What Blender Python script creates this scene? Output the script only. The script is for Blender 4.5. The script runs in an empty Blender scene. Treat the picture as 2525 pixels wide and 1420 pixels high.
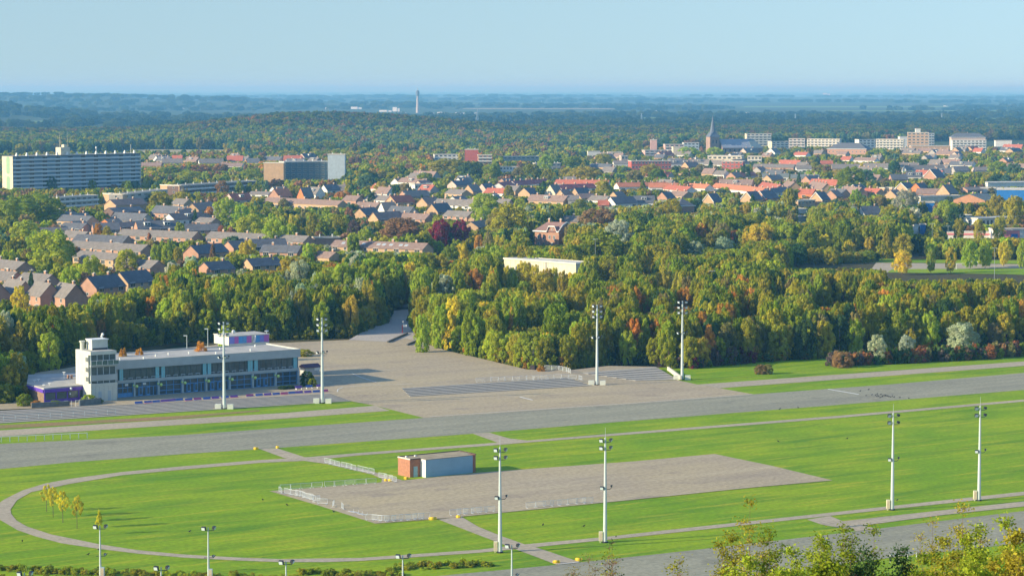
import bpy, bmesh, math, random
import numpy as np
from mathutils import Vector, Matrix
from mathutils.geometry import delaunay_2d_cdt
random.seed(7); rng = np.random.default_rng(7)
R = math.radians
SC = bpy.context.scene
COL = SC.collection
# ------------------------------------------------------------------ camera, sky, sun, exposure
H = 80.0; FX = 6300.0; CX, CY = 1262.5, 710.0; YH = 220.0
PITCH = math.atan((CY - YH) / FX)
cd = bpy.data.cameras.new('camera'); cam = bpy.data.objects.new('camera', cd); COL.objects.link(cam)
cam.location = (0, 0, H); cam.rotation_euler = (R(90) - PITCH, 0, 0)
cd.sensor_width = 36; cd.lens = 36 * FX / 2525; cd.clip_start = 1; cd.clip_end = 150000
SC.camera = cam
SUN_EL = R(19.5); SUN_AZ = (-0.94, -0.34)          # direction from the scene towards the sun
W = bpy.data.worlds.new('World'); SC.world = W; W.use_nodes = True
nt = W.node_tree; nt.nodes.clear()
sky = nt.nodes.new('ShaderNodeTexSky'); sky.sky_type = 'NISHITA'; sky.sun_disc = False
sky.sun_elevation = SUN_EL; sky.sun_rotation = math.atan2(SUN_AZ[0], SUN_AZ[1])
sky.altitude = 200; sky.air_density = 1.0; sky.dust_density = 0.3; sky.ozone_density = 3.0
bg = nt.nodes.new('ShaderNodeBackground'); bg.inputs[1].default_value = 0.08
wo = nt.nodes.new('ShaderNodeOutputWorld')
tcw = nt.nodes.new('ShaderNodeTexCoord'); vad = nt.nodes.new('ShaderNodeVectorMath'); vad.operation = 'MULTIPLY_ADD'; vad.inputs[1].default_value = (1, 1, .30); vad.inputs[2].default_value = (0, 0, .05); vno = nt.nodes.new('ShaderNodeVectorMath'); vno.operation = 'NORMALIZE'
tin = nt.nodes.new('ShaderNodeMix'); tin.data_type = 'RGBA'; tin.blend_type = 'MULTIPLY'; tin.inputs[0].default_value = 1; tin.inputs[7].default_value = (.87, .985, 1.18, 1)
nt.links.new(tcw.outputs['Generated'], vad.inputs[0]); nt.links.new(vad.outputs[0], vno.inputs[0]); nt.links.new(vno.outputs[0], sky.inputs[0])
nt.links.new(sky.outputs[0], tin.inputs[6]); nt.links.new(tin.outputs[2], bg.inputs[0]); nt.links.new(bg.outputs[0], wo.inputs[0])
sl = bpy.data.lights.new('sun', 'SUN'); sl.energy = 4.3; sl.angle = R(0.5); sl.color = (1, .88, .60)
so = bpy.data.objects.new('sun', sl); COL.objects.link(so)
sd = Vector((SUN_AZ[0] * math.cos(SUN_EL), SUN_AZ[1] * math.cos(SUN_EL), math.sin(SUN_EL)))
so.rotation_euler = sd.to_track_quat('Z', 'Y').to_euler(); so.location = (-100, -50, 300)
vs = SC.view_settings; vs.view_transform = 'Standard'; vs.look = 'None'; vs.gamma = 1; vs.use_curve_mapping = False
vs.exposure = 0.82
SC.cycles.max_bounces = 5; SC.cycles.diffuse_bounces = 3; SC.cycles.transparent_max_bounces = 8
SC.cycles.use_denoising = True
# ------------------------------------------------------------------ measuring helpers
cp, sp_ = math.cos(PITCH), math.sin(PITCH)
def G(px, py, z=0.0):
    """the point at height z that the photograph shows at pixel px, py"""
    dx = px - CX; dy = FX * cp + (CY - py) * sp_; dz = -FX * sp_ + (CY - py) * cp
    s = (z - H) / dz
    return Vector((dx * s, dy * s, z))
def PX(p):
    x, y, z = p[0], p[1], p[2] - H
    f = y * cp - z * sp_; u = y * sp_ + z * cp
    return (CX + FX * x / f, CY - FX * u / f)
def mpp(py, z=0.0): return (H - z) / max(py - YH, 1)
# ------------------------------------------------------------------ materials
MATS = {}
def mat(name, col, rough=.85, var=.12, sc=1.5, metal=0, spec=.3, bump=0):
    if name in MATS: return MATS[name]
    m = bpy.data.materials.new(name); m.use_nodes = True; n = m.node_tree; b = n.nodes['Principled BSDF']
    b.inputs['Roughness'].default_value = rough; b.inputs['Metallic'].default_value = metal
    b.inputs['Specular IOR Level'].default_value = spec
    tc = n.nodes.new('ShaderNodeTexCoord'); ns = n.nodes.new('ShaderNodeTexNoise')
    ns.inputs['Scale'].default_value = sc; ns.inputs['Detail'].default_value = 5
    rp = n.nodes.new('ShaderNodeMix'); rp.data_type = 'RGBA'
    rp.inputs[6].default_value = tuple(max(0, c * (1 - var)) for c in col) + (1,)
    rp.inputs[7].default_value = tuple(min(1, c * (1 + var)) for c in col) + (1,)
    mr = n.nodes.new('ShaderNodeMapRange'); mr.inputs[1].default_value = .3; mr.inputs[2].default_value = .7
    n.links.new(tc.outputs['Object'], ns.inputs['Vector']); n.links.new(ns.outputs['Fac'], mr.inputs[0])
    n.links.new(mr.outputs[0], rp.inputs[0]); n.links.new(rp.outputs[2], b.inputs['Base Color'])
    if bump:
        bp = n.nodes.new('ShaderNodeBump'); bp.inputs['Strength'].default_value = bump; bp.inputs['Distance'].default_value = .3
        n.links.new(ns.outputs['Fac'], bp.inputs['Height']); n.links.new(bp.outputs[0], b.inputs['Normal'])
    MATS[name] = m
    return m
def glass(name, col=(.02, .03, .035), rough=.12):
    if name in MATS: return MATS[name]
    m = mat(name, col, rough, .3, .6, 0, .5)
    return m
def surface(name, cols, rot, s1, s2, s3=None, rough=.95, spots=None):
    """ground material in world metres: cols = (base, second, third); s1 = patch scale, s2 = (along, across) streak scales"""
    m = bpy.data.materials.new(name); m.use_nodes = True; n = m.node_tree; b = n.nodes['Principled BSDF']
    b.inputs['Roughness'].default_value = rough; b.inputs['Specular IOR Level'].default_value = .15
    ge = n.nodes.new('ShaderNodeNewGeometry')
    def noise(sx, sy, det=4, thr=(.35, .65)):
        mp = n.nodes.new('ShaderNodeMapping'); mp.vector_type = 'POINT'
        vr = n.nodes.new('ShaderNodeVectorRotate'); vr.rotation_type = 'Z_AXIS'; vr.inputs['Angle'].default_value = -rot
        n.links.new(ge.outputs['Position'], vr.inputs[0]); n.links.new(vr.outputs[0], mp.inputs[0])
        mp.inputs['Scale'].default_value = (sx, sy, 0)
        t = n.nodes.new('ShaderNodeTexNoise'); t.inputs['Scale'].default_value = 1; t.inputs['Detail'].default_value = det
        n.links.new(mp.outputs[0], t.inputs['Vector'])
        r = n.nodes.new('ShaderNodeMapRange'); r.inputs[1].default_value = thr[0]; r.inputs[2].default_value = thr[1]
        n.links.new(t.outputs['Fac'], r.inputs[0])
        return r.outputs[0]
    def mix(a, bcol, f):
        x = n.nodes.new('ShaderNodeMix'); x.data_type = 'RGBA'
        if isinstance(a, tuple): x.inputs[6].default_value = a + (1,)
        else: n.links.new(a, x.inputs[6])
        x.inputs[7].default_value = bcol + (1,)
        n.links.new(f, x.inputs[0]); return x.outputs[2]
    c = mix(cols[0], cols[1], noise(s1, s1))
    if len(cols) > 2: c = mix(c, cols[2], noise(s2[0], s2[1], 3, (.45, .75)))
    if len(cols) > 3: c = mix(c, cols[3], noise(s3 * .35, s3 * 3.2, 5, (.52, .74)))
    if spots:
        c = mix(c, spots, noise(.09, .13, 6, (.60, .68))); c = mix(c, tuple(v * .86 for v in cols[0]), noise(.02, 1.6, 2, (.62, .70)))
    # fine grain
    x = n.nodes.new('ShaderNodeMix'); x.data_type = 'RGBA'; x.blend_type = 'MULTIPLY'; x.inputs[0].default_value = 1
    n.links.new(c, x.inputs[6])
    g = n.nodes.new('ShaderNodeMapRange'); g.inputs[3].default_value = .72; g.inputs[4].default_value = 1.26
    n.links.new(noise(1.1, 1.1, 5, (.2, .8)), g.inputs[0]); n.links.new(g.outputs[0], x.inputs[7])
    n.links.new(x.outputs[2], b.inputs['Base Color'])
    MATS[name] = m
    return m
# ------------------------------------------------------------------ mesh builder
class MB:
    def __init__(s): s.v = []; s.f = []; s.m = []
    def add(s, vs, fs, mi=0):
        k = len(s.v); s.v += [tuple(v) for v in vs]; s.f += [tuple(i + k for i in f) for f in fs]; s.m += [mi] * len(fs)
    def box(s, a, b, mi=0, fr=None):
        x0, y0, z0 = a; x1, y1, z1 = b
        vs = [(x, y, z) for z in (z0, z1) for x, y in ((x0, y0), (x1, y0), (x1, y1), (x0, y1))]
        if fr: vs = [fr(*v) for v in vs]
        s.add(vs, [(0, 3, 2, 1), (4, 5, 6, 7), (0, 1, 5, 4), (1, 2, 6, 5), (2, 3, 7, 6), (3, 0, 4, 7)], mi)
    def prism(s, pts, z0, z1, mi=0):
        n = len(pts)
        a = sum(pts[i][0] * pts[(i + 1) % n][1] - pts[(i + 1) % n][0] * pts[i][1] for i in range(n))
        if a < 0: pts = pts[::-1]
        vs = [(p[0], p[1], z0) for p in pts] + [(p[0], p[1], z1) for p in pts]
        s.add(vs, [tuple(range(n))[::-1], tuple(range(n, 2 * n))] + [(i, (i + 1) % n, n + (i + 1) % n, n + i) for i in range(n)], mi)
    def tube(s, p, q, r0, r1=None, n=8, mi=0, cap=True):
        r1 = r0 if r1 is None else r1
        p = Vector(p); q = Vector(q); d = (q - p).normalized()
        a = d.orthogonal().normalized(); b = d.cross(a)
        vs = []
        for c, r in ((p, r0), (q, r1)):
            vs += [c + (a * math.cos(2 * math.pi * i / n) + b * math.sin(2 * math.pi * i / n)) * r for i in range(n)]
        fs = [(i, (i + 1) % n, n + (i + 1) % n, n + i) for i in range(n)]
        if cap: fs += [tuple(range(n))[::-1], tuple(range(n, 2 * n))]
        s.add(vs, fs, mi)
    def ball(s, c, rx, ry=None, rz=None, nu=10, nv=6, mi=0):
        ry = ry or rx; rz = rz or rx
        vs = [(c[0], c[1], c[2] - rz)]
        for j in range(1, nv):
            t = math.pi * j / nv - math.pi / 2
            vs += [(c[0] + rx * math.cos(t) * math.cos(2 * math.pi * i / nu), c[1] + ry * math.cos(t) * math.sin(2 * math.pi * i / nu), c[2] + rz * math.sin(t)) for i in range(nu)]
        vs.append((c[0], c[1], c[2] + rz)); L = len(vs) - 1
        fs = [(0, 1 + (i + 1) % nu, 1 + i) for i in range(nu)]
        for j in range(nv - 2):
            a = 1 + j * nu
            fs += [(a + i, a + (i + 1) % nu, a + nu + (i + 1) % nu, a + nu + i) for i in range(nu)]
        a = 1 + (nv - 2) * nu
        fs += [(a + i, a + (i + 1) % nu, L) for i in range(nu)]
        s.add(vs, fs, mi)
    def mesh(s, name, mats, smooth=False):
        me = bpy.data.meshes.new(name); me.from_pydata(s.v, [], s.f)
        for m in (mats if isinstance(mats, (list, tuple)) else [mats]): me.materials.append(m)
        if any(s.m): me.polygons.foreach_set('material_index', s.m)
        if smooth: me.polygons.foreach_set('use_smooth', [True] * len(s.f))
        me.update(); return me
    def build(s, name, mats, parent=None, smooth=False, loc=None, rz=0):
        return link(name, s.mesh(name, mats, smooth), parent, loc, rz)
def link(name, me, parent=None, loc=None, rz=0):
    o = bpy.data.objects.new(name, me); COL.objects.link(o)
    if parent: o.parent = parent
    if loc is not None: o.location = loc
    if rz: o.rotation_euler = (0, 0, rz)
    return o
def tag(o, label=None, cat=None, group=None, kind=None):
    for k, v in (('label', label), ('category', cat), ('group', group), ('kind', kind)):
        if v: o[k] = v
    return o
def empty(name, loc, rz=0, label=None, cat=None, group=None):
    o = bpy.data.objects.new(name, None); COL.objects.link(o); o.location = loc; o.rotation_euler = (0, 0, rz)
    o.empty_display_size = .2
    return tag(o, label, cat, group)
def copy_tree(o, parent=None):
    c = o.copy(); COL.objects.link(c); c.parent = parent
    for ch in list(o.children): copy_tree(ch, c)
    return c
AUTO = []                                   # things whose labels get made unique at the end
def auto(o, desc, cat, group, p=None):
    AUTO.append((o, desc, PX(p if p is not None else o.location)))
    return tag(o, desc, cat, group)
# ------------------------------------------------------------------ ground
TRK = math.atan2(30.3, 44.0)                # heading of the straights in plan
ANG = TRK
m_lawn = surface('mown_grass', ((.165, .30, .006), (.26, .36, .008), (.10, .225, .008), (.36, .37, .02)), ANG, .035, (.03, .16), .16)
m_rough = surface('meadow_and_gardens', ((.04, .075, .022), (.065, .09, .028), (.08, .085, .04), (.035, .055, .02)), .5, .012, (.004, .01), .02)
m_floor = surface('leaf_litter', ((.05, .06, .02), (.10, .075, .03), (.06, .05, .02)), .5, .2, (.1, .2))
m_asph = surface('grey_asphalt', ((.285, .275, .20), (.315, .30, .215), (.245, .235, .18), (.35, .33, .24)), ANG, .03, (.015, .25), .05, spots=(.235, .225, .17))
m_tan = surface('tan_asphalt', ((.40, .325, .225), (.45, .365, .225), (.36, .295, .21), (.47, .39, .26)), ANG, .03, (.02, .12), .08, spots=(.345, .28, .20))
m_pale = surface('pale_gravel_path', ((.40, .34, .25), (.45, .375, .27), (.36, .305, .225)), ANG, .05, (.03, .3))
m_brown = surface('brown_cinder_strip', ((.30, .19, .09), (.22, .22, .06), (.34, .21, .11)), ANG, .06, (.02, .4))
m_field = surface('stubble_field', ((.42, .34, .2), (.35, .33, .14), (.46, .38, .24)), .6, .01, (.005, .03))
def sheet(name, pts, m, z=None, kind='structure'):
    """pts: pixels (x, y[, z]); a flat or sloping sheet laid where the photo shows it"""
    w = [G(p[0], p[1], (p[2] if len(p) > 2 else 0)) for p in pts]
    lift = z or 0
    v2 = [Vector((p.x, p.y)) for p in w]
    n = len(v2)
    vo, _, fo, ov, _, _ = delaunay_2d_cdt(v2, [(i, (i + 1) % n) for i in range(n)], [], 1, 1e-4)
    zs = []
    for k, vv in enumerate(vo):
        zs.append(w[ov[k][0]].z if ov[k] else 0)
    mb = MB(); mb.v = [(a.x, a.y, zz + lift) for a, zz in zip(vo, zs)]
    for f in fo:
        a, b, c = [Vector(mb.v[i]) for i in f[:3]]
        if (b - a).cross(c - a).z < 0: f = f[::-1]
        mb.f.append(tuple(f)); mb.m.append(0)
    o = mb.build(name, m); tag(o, kind=kind); return o
mb = MB(); mb.add([(-70000, -3000, -.6), (70000, -3000, -.6), (70000, 120000, -.6), (-70000, 120000, -.6)], [(0, 1, 2, 3)])
tag(mb.build('ground', m_rough), kind='structure')
sheet('lawn', [(-1400, 1000), (-1400, 2050), (3900, 2050), (3900, 930), (3000, 830), (2525, 845), (2000, 885), (1660, 905), (1400, 915), (1250, 900), (1050, 850), (700, 850), (300, 880), (0, 980)], m_lawn, 0)
sheet('forest_floor', [(-900, 1010), (0, 985), (300, 890), (430, 850), (700, 850), (860, 838), (1050, 850), (1250, 900), (1400, 915), (1660, 905), (2000, 885), (2525, 845), (3400, 800), (3400, 560), (1200, 560), (-900, 640)], m_floor, -.03)
# main track
sheet('track', [(-700, 1135), (0, 1094), (450, 1072), (1045, 1030), (1560, 995), (1858, 972), (2200, 947), (2525, 919), (3500, 838), (3500, 885), (2525, 961), (2060, 998.5), (1560, 1037), (1165, 1069), (640, 1107), (450, 1119), (180, 1139), (0, 1156), (-700, 1235)], m_asph, .02)
sheet('homestretch_track', [(900, 1436), (1372, 1392), (1430, 1385.5), (1630, 1364.5), (2050, 1316.6), (2163, 1303), (2525, 1259), (3500, 1146), (3500, 1230), (2205, 1373), (1630, 1450), (700, 1560)], m_asph, .02)
PLZ = .95
plaza = [(925, 1000), (1045, 1030), (1560, 995), (1858, 972), (1775, 957), (1720, 948), (1672, 937), (1567, 939), (1458, 951), (1250, 962), (1011, 978), (865, 989)]
sheet('plaza', plaza, m_tan, .03)
sheet('plaza_ramp', [(865, 989, 0), (1011, 978, 0), (989, 957, PLZ), (811, 970, PLZ)], m_tan, .03)
sheet('plaza_ramp', [(1458, 951, 0), (1567, 939, 0), (1428, 919, PLZ), (1397, 931, PLZ)], m_tan, .03)
sheet('upper_plaza', [(x, y, PLZ) for x, y in [(-300, 1029), (0, 1010), (330, 996.5), (811, 970), (989, 957), (1397, 931), (1428, 919), (1616, 904), (1500, 902), (1400, 913), (1300, 911), (1200, 887), (1100, 864), (1045, 846), (1000, 835), (960, 843), (860, 838), (700, 845), (560, 848), (300, 870), (180, 905), (50, 925), (-300, 960)]], m_tan, .03)
m_patch = surface('worn_road_asphalt', ((.42, .375, .33), (.46, .41, .35), (.39, .345, .31)), ANG, .06, (.02, .2))
sheet('access_road', [(1045, 846, PLZ), (1000, 835, PLZ), (960, 843, PLZ), (860, 838, PLZ), (900, 815, 1.0), (948, 785, .5), (955, 768, .2), (1010, 762, .2), (1016, 780, .5), (1030, 812, 1)], m_patch, .06)
sheet('side_road', [(700, 760), (1020, 758), (1120, 700), (1060, 690), (960, 735), (700, 740)], m_patch, .06)
# long light path and median at the left, brown strip
sheet('light_path', [(-700, 1110), (0, 1061), (450, 1033), (700, 1018), (925, 1000), (962, 1012.5), (700, 1032), (450, 1047), (0, 1076), (-700, 1127)], m_pale, .04)
sheet('cinder_strip', [(-700, 1090), (0, 1048), (300, 1033), (450, 1024.5), (640, 1011), (640, 1014), (450, 1032), (0, 1057), (-700, 1103)], m_brown, .04)
sheet('upper_path', [(1720, 948), (2200, 914), (2525, 891), (3500, 820), (3500, 832), (2525, 902), (2200, 926), (1775, 957)], m_pale, .04)
# straights of the inner path and its round end
RT = [(3500, 906), (2525, 985), (2060, 1025.5), (1560, 1065), (1300, 1086)]
sheet('inner_path', RT + [(1240, 1090), (880, 1117), (745, 1128), (640, 1134), (450, 1149.5), (300, 1163.5), (174, 1180), (110, 1192), (55, 1209), (9, 1232), (-10, 1245), (-14, 1262), (0, 1281.5), (43, 1306.5), (89, 1322.6), (151, 1339), (245, 1353), (339, 1364.5), (450, 1374), (583, 1381.4), (690, 1385.5), (800, 1385.5), (890, 1382.5), (1180, 1362.5), (1319, 1348.5), (1483, 1332), (1630, 1316.5), (2203, 1254.5), (2525, 1220.6), (3500, 1112),
      (3500, 1102), (2525, 1211.7), (2195, 1247.5), (2025, 1266), (1630, 1308), (1483, 1324.5), (1290, 1342), (1180, 1355), (890, 1375), (690, 1378), (583, 1374), (450, 1366.5), (339, 1356), (245, 1341.5), (125, 1317), (66, 1297.5), (41, 1283), (28, 1267), (26, 1256), (42, 1233), (77, 1213), (174, 1192.5), (300, 1171.5), (450, 1157.5), (640, 1141), (760, 1135.5), (880, 1123), (1240, 1096), (1300, 1091), (1560, 1070.5), (2060, 1031), (2525, 990), (3500, 911)], m_pale, .05)
sheet('link_path', [(1165, 1069), (1207, 1067), (1255, 1081), (1300, 1086), (1290, 1092), (1237, 1095)], m_pale, .07)
sheet('link_path', [(640, 1107), (684, 1105.5), (750, 1127), (801, 1132), (900, 1157), (993, 1184.5), (940, 1190), (942, 1181), (918, 1170), (805, 1144), (742, 1135), (700, 1129)], m_pale, .07)
sheet('link_path', [(1080, 1280.5), (1138, 1274), (1180, 1299), (1239, 1322.6), (1294, 1342), (1321, 1349), (1430, 1385.5), (1372, 1392), (1272, 1354), (1180, 1319)], m_pale, .07)
sheet('link_path', [(1990, 1281), (2047, 1272), (2078, 1285), (2223, 1269), (2525, 1236), (3200, 1160), (3200, 1172), (2525, 1248.5), (2322, 1270), (2124, 1296), (2163, 1303), (2114, 1309.5), (2025, 1293)], m_pale, .07)
sheet('event_ground', [(664, 1211), (750, 1204.5), (940, 1189.5), (1008, 1183.5), (1173, 1166), (1560, 1138), (1762, 1119.5), (1900, 1148), (2053, 1184.5), (1847, 1203), (1550, 1233.5), (1138, 1274), (1060, 1281), (925, 1291), (790, 1248)], m_tan, .09)
m_line = mat('white_road_paint', (.7, .7, .66), .8, .1)
for a, b, w in (((2040, 960), (2116, 973), 1.6), ((1280, 979), (1312, 987), 1.4)):
    sheet('painted_line', [a, (a[0] + 3, a[1] - w * .5), (b[0] + 3, b[1] - w * .5), b], m_line, .08)
# pale chalk lines on the upper plaza
def strip(name, pts, w, m, lift):
    P = [G(*p) for p in pts]; mbx = MB()
    for a, b in zip(P, P[1:]):
        d = (b - a).normalized(); s = Vector((-d.y, d.x, 0)) * w / 2; u = Vector((0, 0, lift))
        mbx.add([a - s + u, b - s + u, b + s + u, a + s + u], [(0, 1, 2, 3)])
    o = mbx.build(name, m); tag(o, kind='structure'); return o
strip('painted_line', [(832, 966, PLZ), (833, 960, PLZ), (845, 955, PLZ), (880, 952, PLZ), (950, 949, PLZ), (1017, 946, PLZ)], .25, m_line, .07)
strip('painted_line', [(868, 921, PLZ), (890, 930, PLZ), (928, 943, PLZ)], .25, m_line, .075)
strip('road_kerb', [(1060, 1027, 0), (1300, 1011, 0), (1560, 994, 0), (1855, 972, 0)], .25, m_line, .045)
strip('road_kerb', [(1376, 1391.5, 0), (1428, 1386, 0)], .3, m_line, .1)
# far fields
m_green = surface('pasture', ((.16, .26, .05), (.22, .30, .07), (.13, .22, .05)), .3, .006, (.002, .02))
FIELDS = [(335, 620, 369.5, 379, 0), (0, 110, 297, 303, 1), (0, 190, 320, 325, 0), (1840, 2330, 262.5, 265.5, 1), (2040, 2480, 273, 275, 1), (200, 360, 314, 318, 1), (1150, 1500, 268, 270, 0), (620, 900, 262, 263.5, 1), (1400, 1760, 246, 247.3, 0), (300, 700, 247, 248.2, 1), (1900, 2300, 250, 251.2, 0), (1080, 1400, 256, 257.5, 1), (2350, 2600, 293, 296, 1), (1520, 1700, 292, 294, 1), (900, 1300, 240, 241, 0), (1700, 2100, 240.5, 241.5, 1)]
for i, (x0, x1, y0, y1, g_) in enumerate(FIELDS):
    sheet('field', [(x0, y0), (x1, y0 + (y1 - y0) * .1), (x1 + 30, y1), (x0 - 20, y1)], m_green if g_ else m_field, .3 + .1 * i)
sheet('playing_field', [(2185, 672), (2480, 676), (2800, 690), (2800, 662), (2525, 661), (2200, 660)], m_lawn, .04)
sheet('parking_road', [(2160, 648), (2525, 652), (2900, 656), (2900, 668), (2525, 662), (2200, 664), (2160, 690), (2130, 690)], m_pale, .05)
sheet('grass_verge', [(1960, 634), (2300, 640), (2900, 646), (2900, 654), (2525, 651), (2160, 647), (1960, 648)], m_lawn, .04)
# hillside below the camera
mb = MB(); nx, ny = 24, 16; hv = []
for j in range(ny + 1):
    y = -40 + j * 27
    for i in range(nx + 1):
        x = -240 + i * 20; zz = 77.5 - .222 * max(y, 0) - .02 * abs(x) * min(1, max(y, 0) / 200) + math.sin(x * .11 + y * .07) * .5
        hv.append((x, y, max(zz, -.7)))
mb.add(hv, [(j * (nx + 1) + i, j * (nx + 1) + i + 1, (j + 1) * (nx + 1) + i + 1, (j + 1) * (nx + 1) + i) for j in range(ny) for i in range(nx)])
tag(mb.build('hillside', m_rough, smooth=True), kind='structure')
def zhill(x, y): return max(77.5 - .222 * max(y, 0) - .02 * abs(x) * min(1, max(y, 0) / 200), 0)
# distant hills
HILLS = [((620 - CX) / FX * 4200, 4250, 170, 330, 15), ((860 - CX) / FX * 4200, 4200, 185, 330, 19), ((1100 - CX) / FX * 4200, 4150, 170, 300, 9), (-1550, 7300, 260, 700, 36), (-2350, 12500, 900, 1500, 52), (-1300, 11500, 900, 900, 26),
         (1850, 14000, 700, 1500, 8), (-500, 19000, 3200, 3000, 22), (2500, 21000, 3000, 3000, 12)]
def zt(x, y):
    return sum(h * math.exp(-((x - a) / sx) ** 2 - ((y - b) / sy) ** 2) for a, b, sx, sy, h in HILLS)
for a, b, sx, sy, h in HILLS:
    mb = MB(); n = 24
    mb.v = [(a + (i / n * 2 - 1) * sx * 2.6, b + (j / n * 2 - 1) * sy * 2.6, 0) for j in range(n + 1) for i in range(n + 1)]
    mb.v = [(x, y, h * math.exp(-((x - a) / sx) ** 2 - ((y - b) / sy) ** 2) - .55 - h * .002) for x, y, _ in mb.v]
    mb.f = [(j * (n + 1) + i, j * (n + 1) + i + 1, (j + 1) * (n + 1) + i + 1, (j + 1) * (n + 1) + i) for j in range(n) for i in range(n)]; mb.m = [0] * len(mb.f)
    tag(mb.build('hill', m_rough, smooth=True), kind='structure')
# ------------------------------------------------------------------ foliage
def leaf_material(name, instanced):
    m = bpy.data.materials.new(name); m.use_nodes = True; n = m.node_tree; n.nodes.clear()
    out = n.nodes.new('ShaderNodeOutputMaterial')
    if instanced:
        a = n.nodes.new('ShaderNodeAttribute'); a.attribute_type = 'INSTANCER'; a.attribute_name = 'tint'; col = a.outputs['Color']
    else:
        a = n.nodes.new('ShaderNodeObjectInfo'); col = a.outputs['Color']
    sh = n.nodes.new('ShaderNodeAttribute'); sh.attribute_name = 'shade'
    hs = n.nodes.new('ShaderNodeHueSaturation')
    mr = n.nodes.new('ShaderNodeMapRange'); mr.inputs[3].default_value = .485; mr.inputs[4].default_value = .515
    sp = n.nodes.new('ShaderNodeSeparateColor'); n.links.new(sh.outputs['Color'], sp.inputs[0])
    n.links.new(sp.outputs[1], mr.inputs[0]); n.links.new(mr.outputs[0], hs.inputs['Hue'])
    mv = n.nodes.new('ShaderNodeMapRange'); mv.inputs[3].default_value = .72; mv.inputs[4].default_value = 1.42
    n.links.new(sp.outputs[0], mv.inputs[0]); n.links.new(mv.outputs[0], hs.inputs['Value'])
    n.links.new(col, hs.inputs['Color'])
    d = n.nodes.new('ShaderNodeBsdfDiffuse'); t = n.nodes.new('ShaderNodeBsdfTranslucent'); mx = n.nodes.new('ShaderNodeMixShader')
    mx.inputs[0].default_value = .47
    n.links.new(hs.outputs[0], d.inputs[0]); n.links.new(hs.outputs[0], t.inputs[0])
    n.links.new(d.outputs[0], mx.inputs[1]); n.links.new(t.outputs[0], mx.inputs[2]); n.links.new(mx.outputs[0], out.inputs[0])
    return m
M_LEAF, M_LEAFI = leaf_material('foliage', False), leaf_material('foliage_of_the_wood', True)
M_BARK = mat('bark', (.13, .10, .075), .95, .35, 3); M_BIRCH = mat('birch_bark', (.5, .47, .4), .9, .3, 3)
def prof(style, t):
    if style == 'round': return max(.12, math.sqrt(max(0, 1 - (2 * t - .9) ** 2 / 1.25)))
    if style == 'egg': return max(.1, math.sin(math.pi * min(1, t * .86 + .12)) ** .65)
    if style == 'cone': return max(.06, (1 - t) ** .8 * (1 if t > .1 else .7))
    if style == 'column': return .9 * max(.15, math.sin(math.pi * min(1, t * .9 + .08)) ** .45)
    return max(.1, math.sin(math.pi * min(1, t * .8 + .17)) ** .5)
def crown_data(seed, style='round', nc=34, nl=75, leaf=.085, cr=.27, stretch=1.0, rough=.38):
    """leaf clumps spread through a crown of radius 1 and height 0..2: quads, one shade pair per quad"""
    g = np.random.default_rng(seed); V = []; S = []
    for k in range(nc):
        t = (k + .5) / nc * .96 + g.uniform(-.03, .03); t = min(max(t, .02), .99)
        rr = prof(style, t); a = k * 2.39996 + g.uniform(-.5, .5)
        rad = rr * g.uniform(.45, .88); c0 = np.array([rad * math.cos(a), rad * math.sin(a), 2 * t * stretch])
        r = cr * g.uniform(.7, 1.35) * (.55 + .5 * rr); cs = g.uniform(0, 1)
        n = int(nl * (r / cr) ** 1.6) + 6
        d = g.normal(size=(n, 3)); d += np.array([.55 * math.cos(a), .55 * math.sin(a), .45]); d /= np.linalg.norm(d, axis=1)[:, None]
        pos = c0 + d * r * g.uniform(.6, 1.12, (n, 1)) * np.array([1, 1, .9])
        nrm = d + g.normal(size=(n, 3)) * rough; nrm /= np.linalg.norm(nrm, axis=1)[:, None]
        u = np.cross(nrm, g.normal(size=(n, 3))); u /= np.linalg.norm(u, axis=1)[:, None]; w = np.cross(nrm, u)
        sz = leaf * g.uniform(.55, 1.35, (n, 1))
        V.append(np.stack([pos - u * sz - w * sz * .6, pos + u * sz - w * sz * .6, pos + u * sz * .7 + w * sz * .7, pos - u * sz * .7 + w * sz * .7], 1).reshape(-1, 3))
        S.append(np.stack([np.clip(.5 * cs + .5 * g.uniform(0, 1, n), 0, 1), np.clip(.6 * g.uniform() + .4 * g.uniform(0, 1, n), 0, 1)], 1))
    V = np.concatenate(V); V[:, 2] = np.maximum(V[:, 2], -.12)
    return V, np.concatenate(S)
def quads_mesh(name, V, S, m, extra=None):
    me = bpy.data.meshes.new(name); n = len(V) // 4
    me.vertices.add(len(V)); me.vertices.foreach_set('co', V.astype(np.float32).ravel())
    me.loops.add(len(V)); me.loops.foreach_set('vertex_index', np.arange(len(V), dtype=np.int32))
    me.polygons.add(n); me.polygons.foreach_set('loop_start', np.arange(0, 4 * n, 4, dtype=np.int32))
    me.polygons.foreach_set('loop_total', np.full(n, 4, dtype=np.int32))
    at = me.attributes.new('shade', 'FLOAT_COLOR', 'CORNER')
    c = np.ones((n, 4), np.float32); c[:, 0] = S[:, 0]; c[:, 1] = S[:, 1]
    at.data.foreach_set('color', np.repeat(c, 4, axis=0).ravel())
    me.materials.append(m); me.update(); me.validate(); return me
STY = {'round': ('round', 60, 80, .046, .22), 'egg': ('egg', 60, 72, .046, .20), 'cone': ('cone', 34, 60, .075, .24), 'column': ('column', 34, 60, .09, .32), 'loose': ('egg', 24, 70, .06, .22)}
CROWN = {}; CROWNI = {}
def proto(style, k):
    if (style, k) not in CROWN:
        s, nc, nl, lf, cr = STY[style]
        V, S = crown_data(100 + k * 7 + len(style), s, nc, nl, lf, cr)
        CROWN[(style, k)] = quads_mesh('crown_' + style, V, S, M_LEAF); CROWNI[(style, k)] = (V, S)
    return CROWN[(style, k)]
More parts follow.
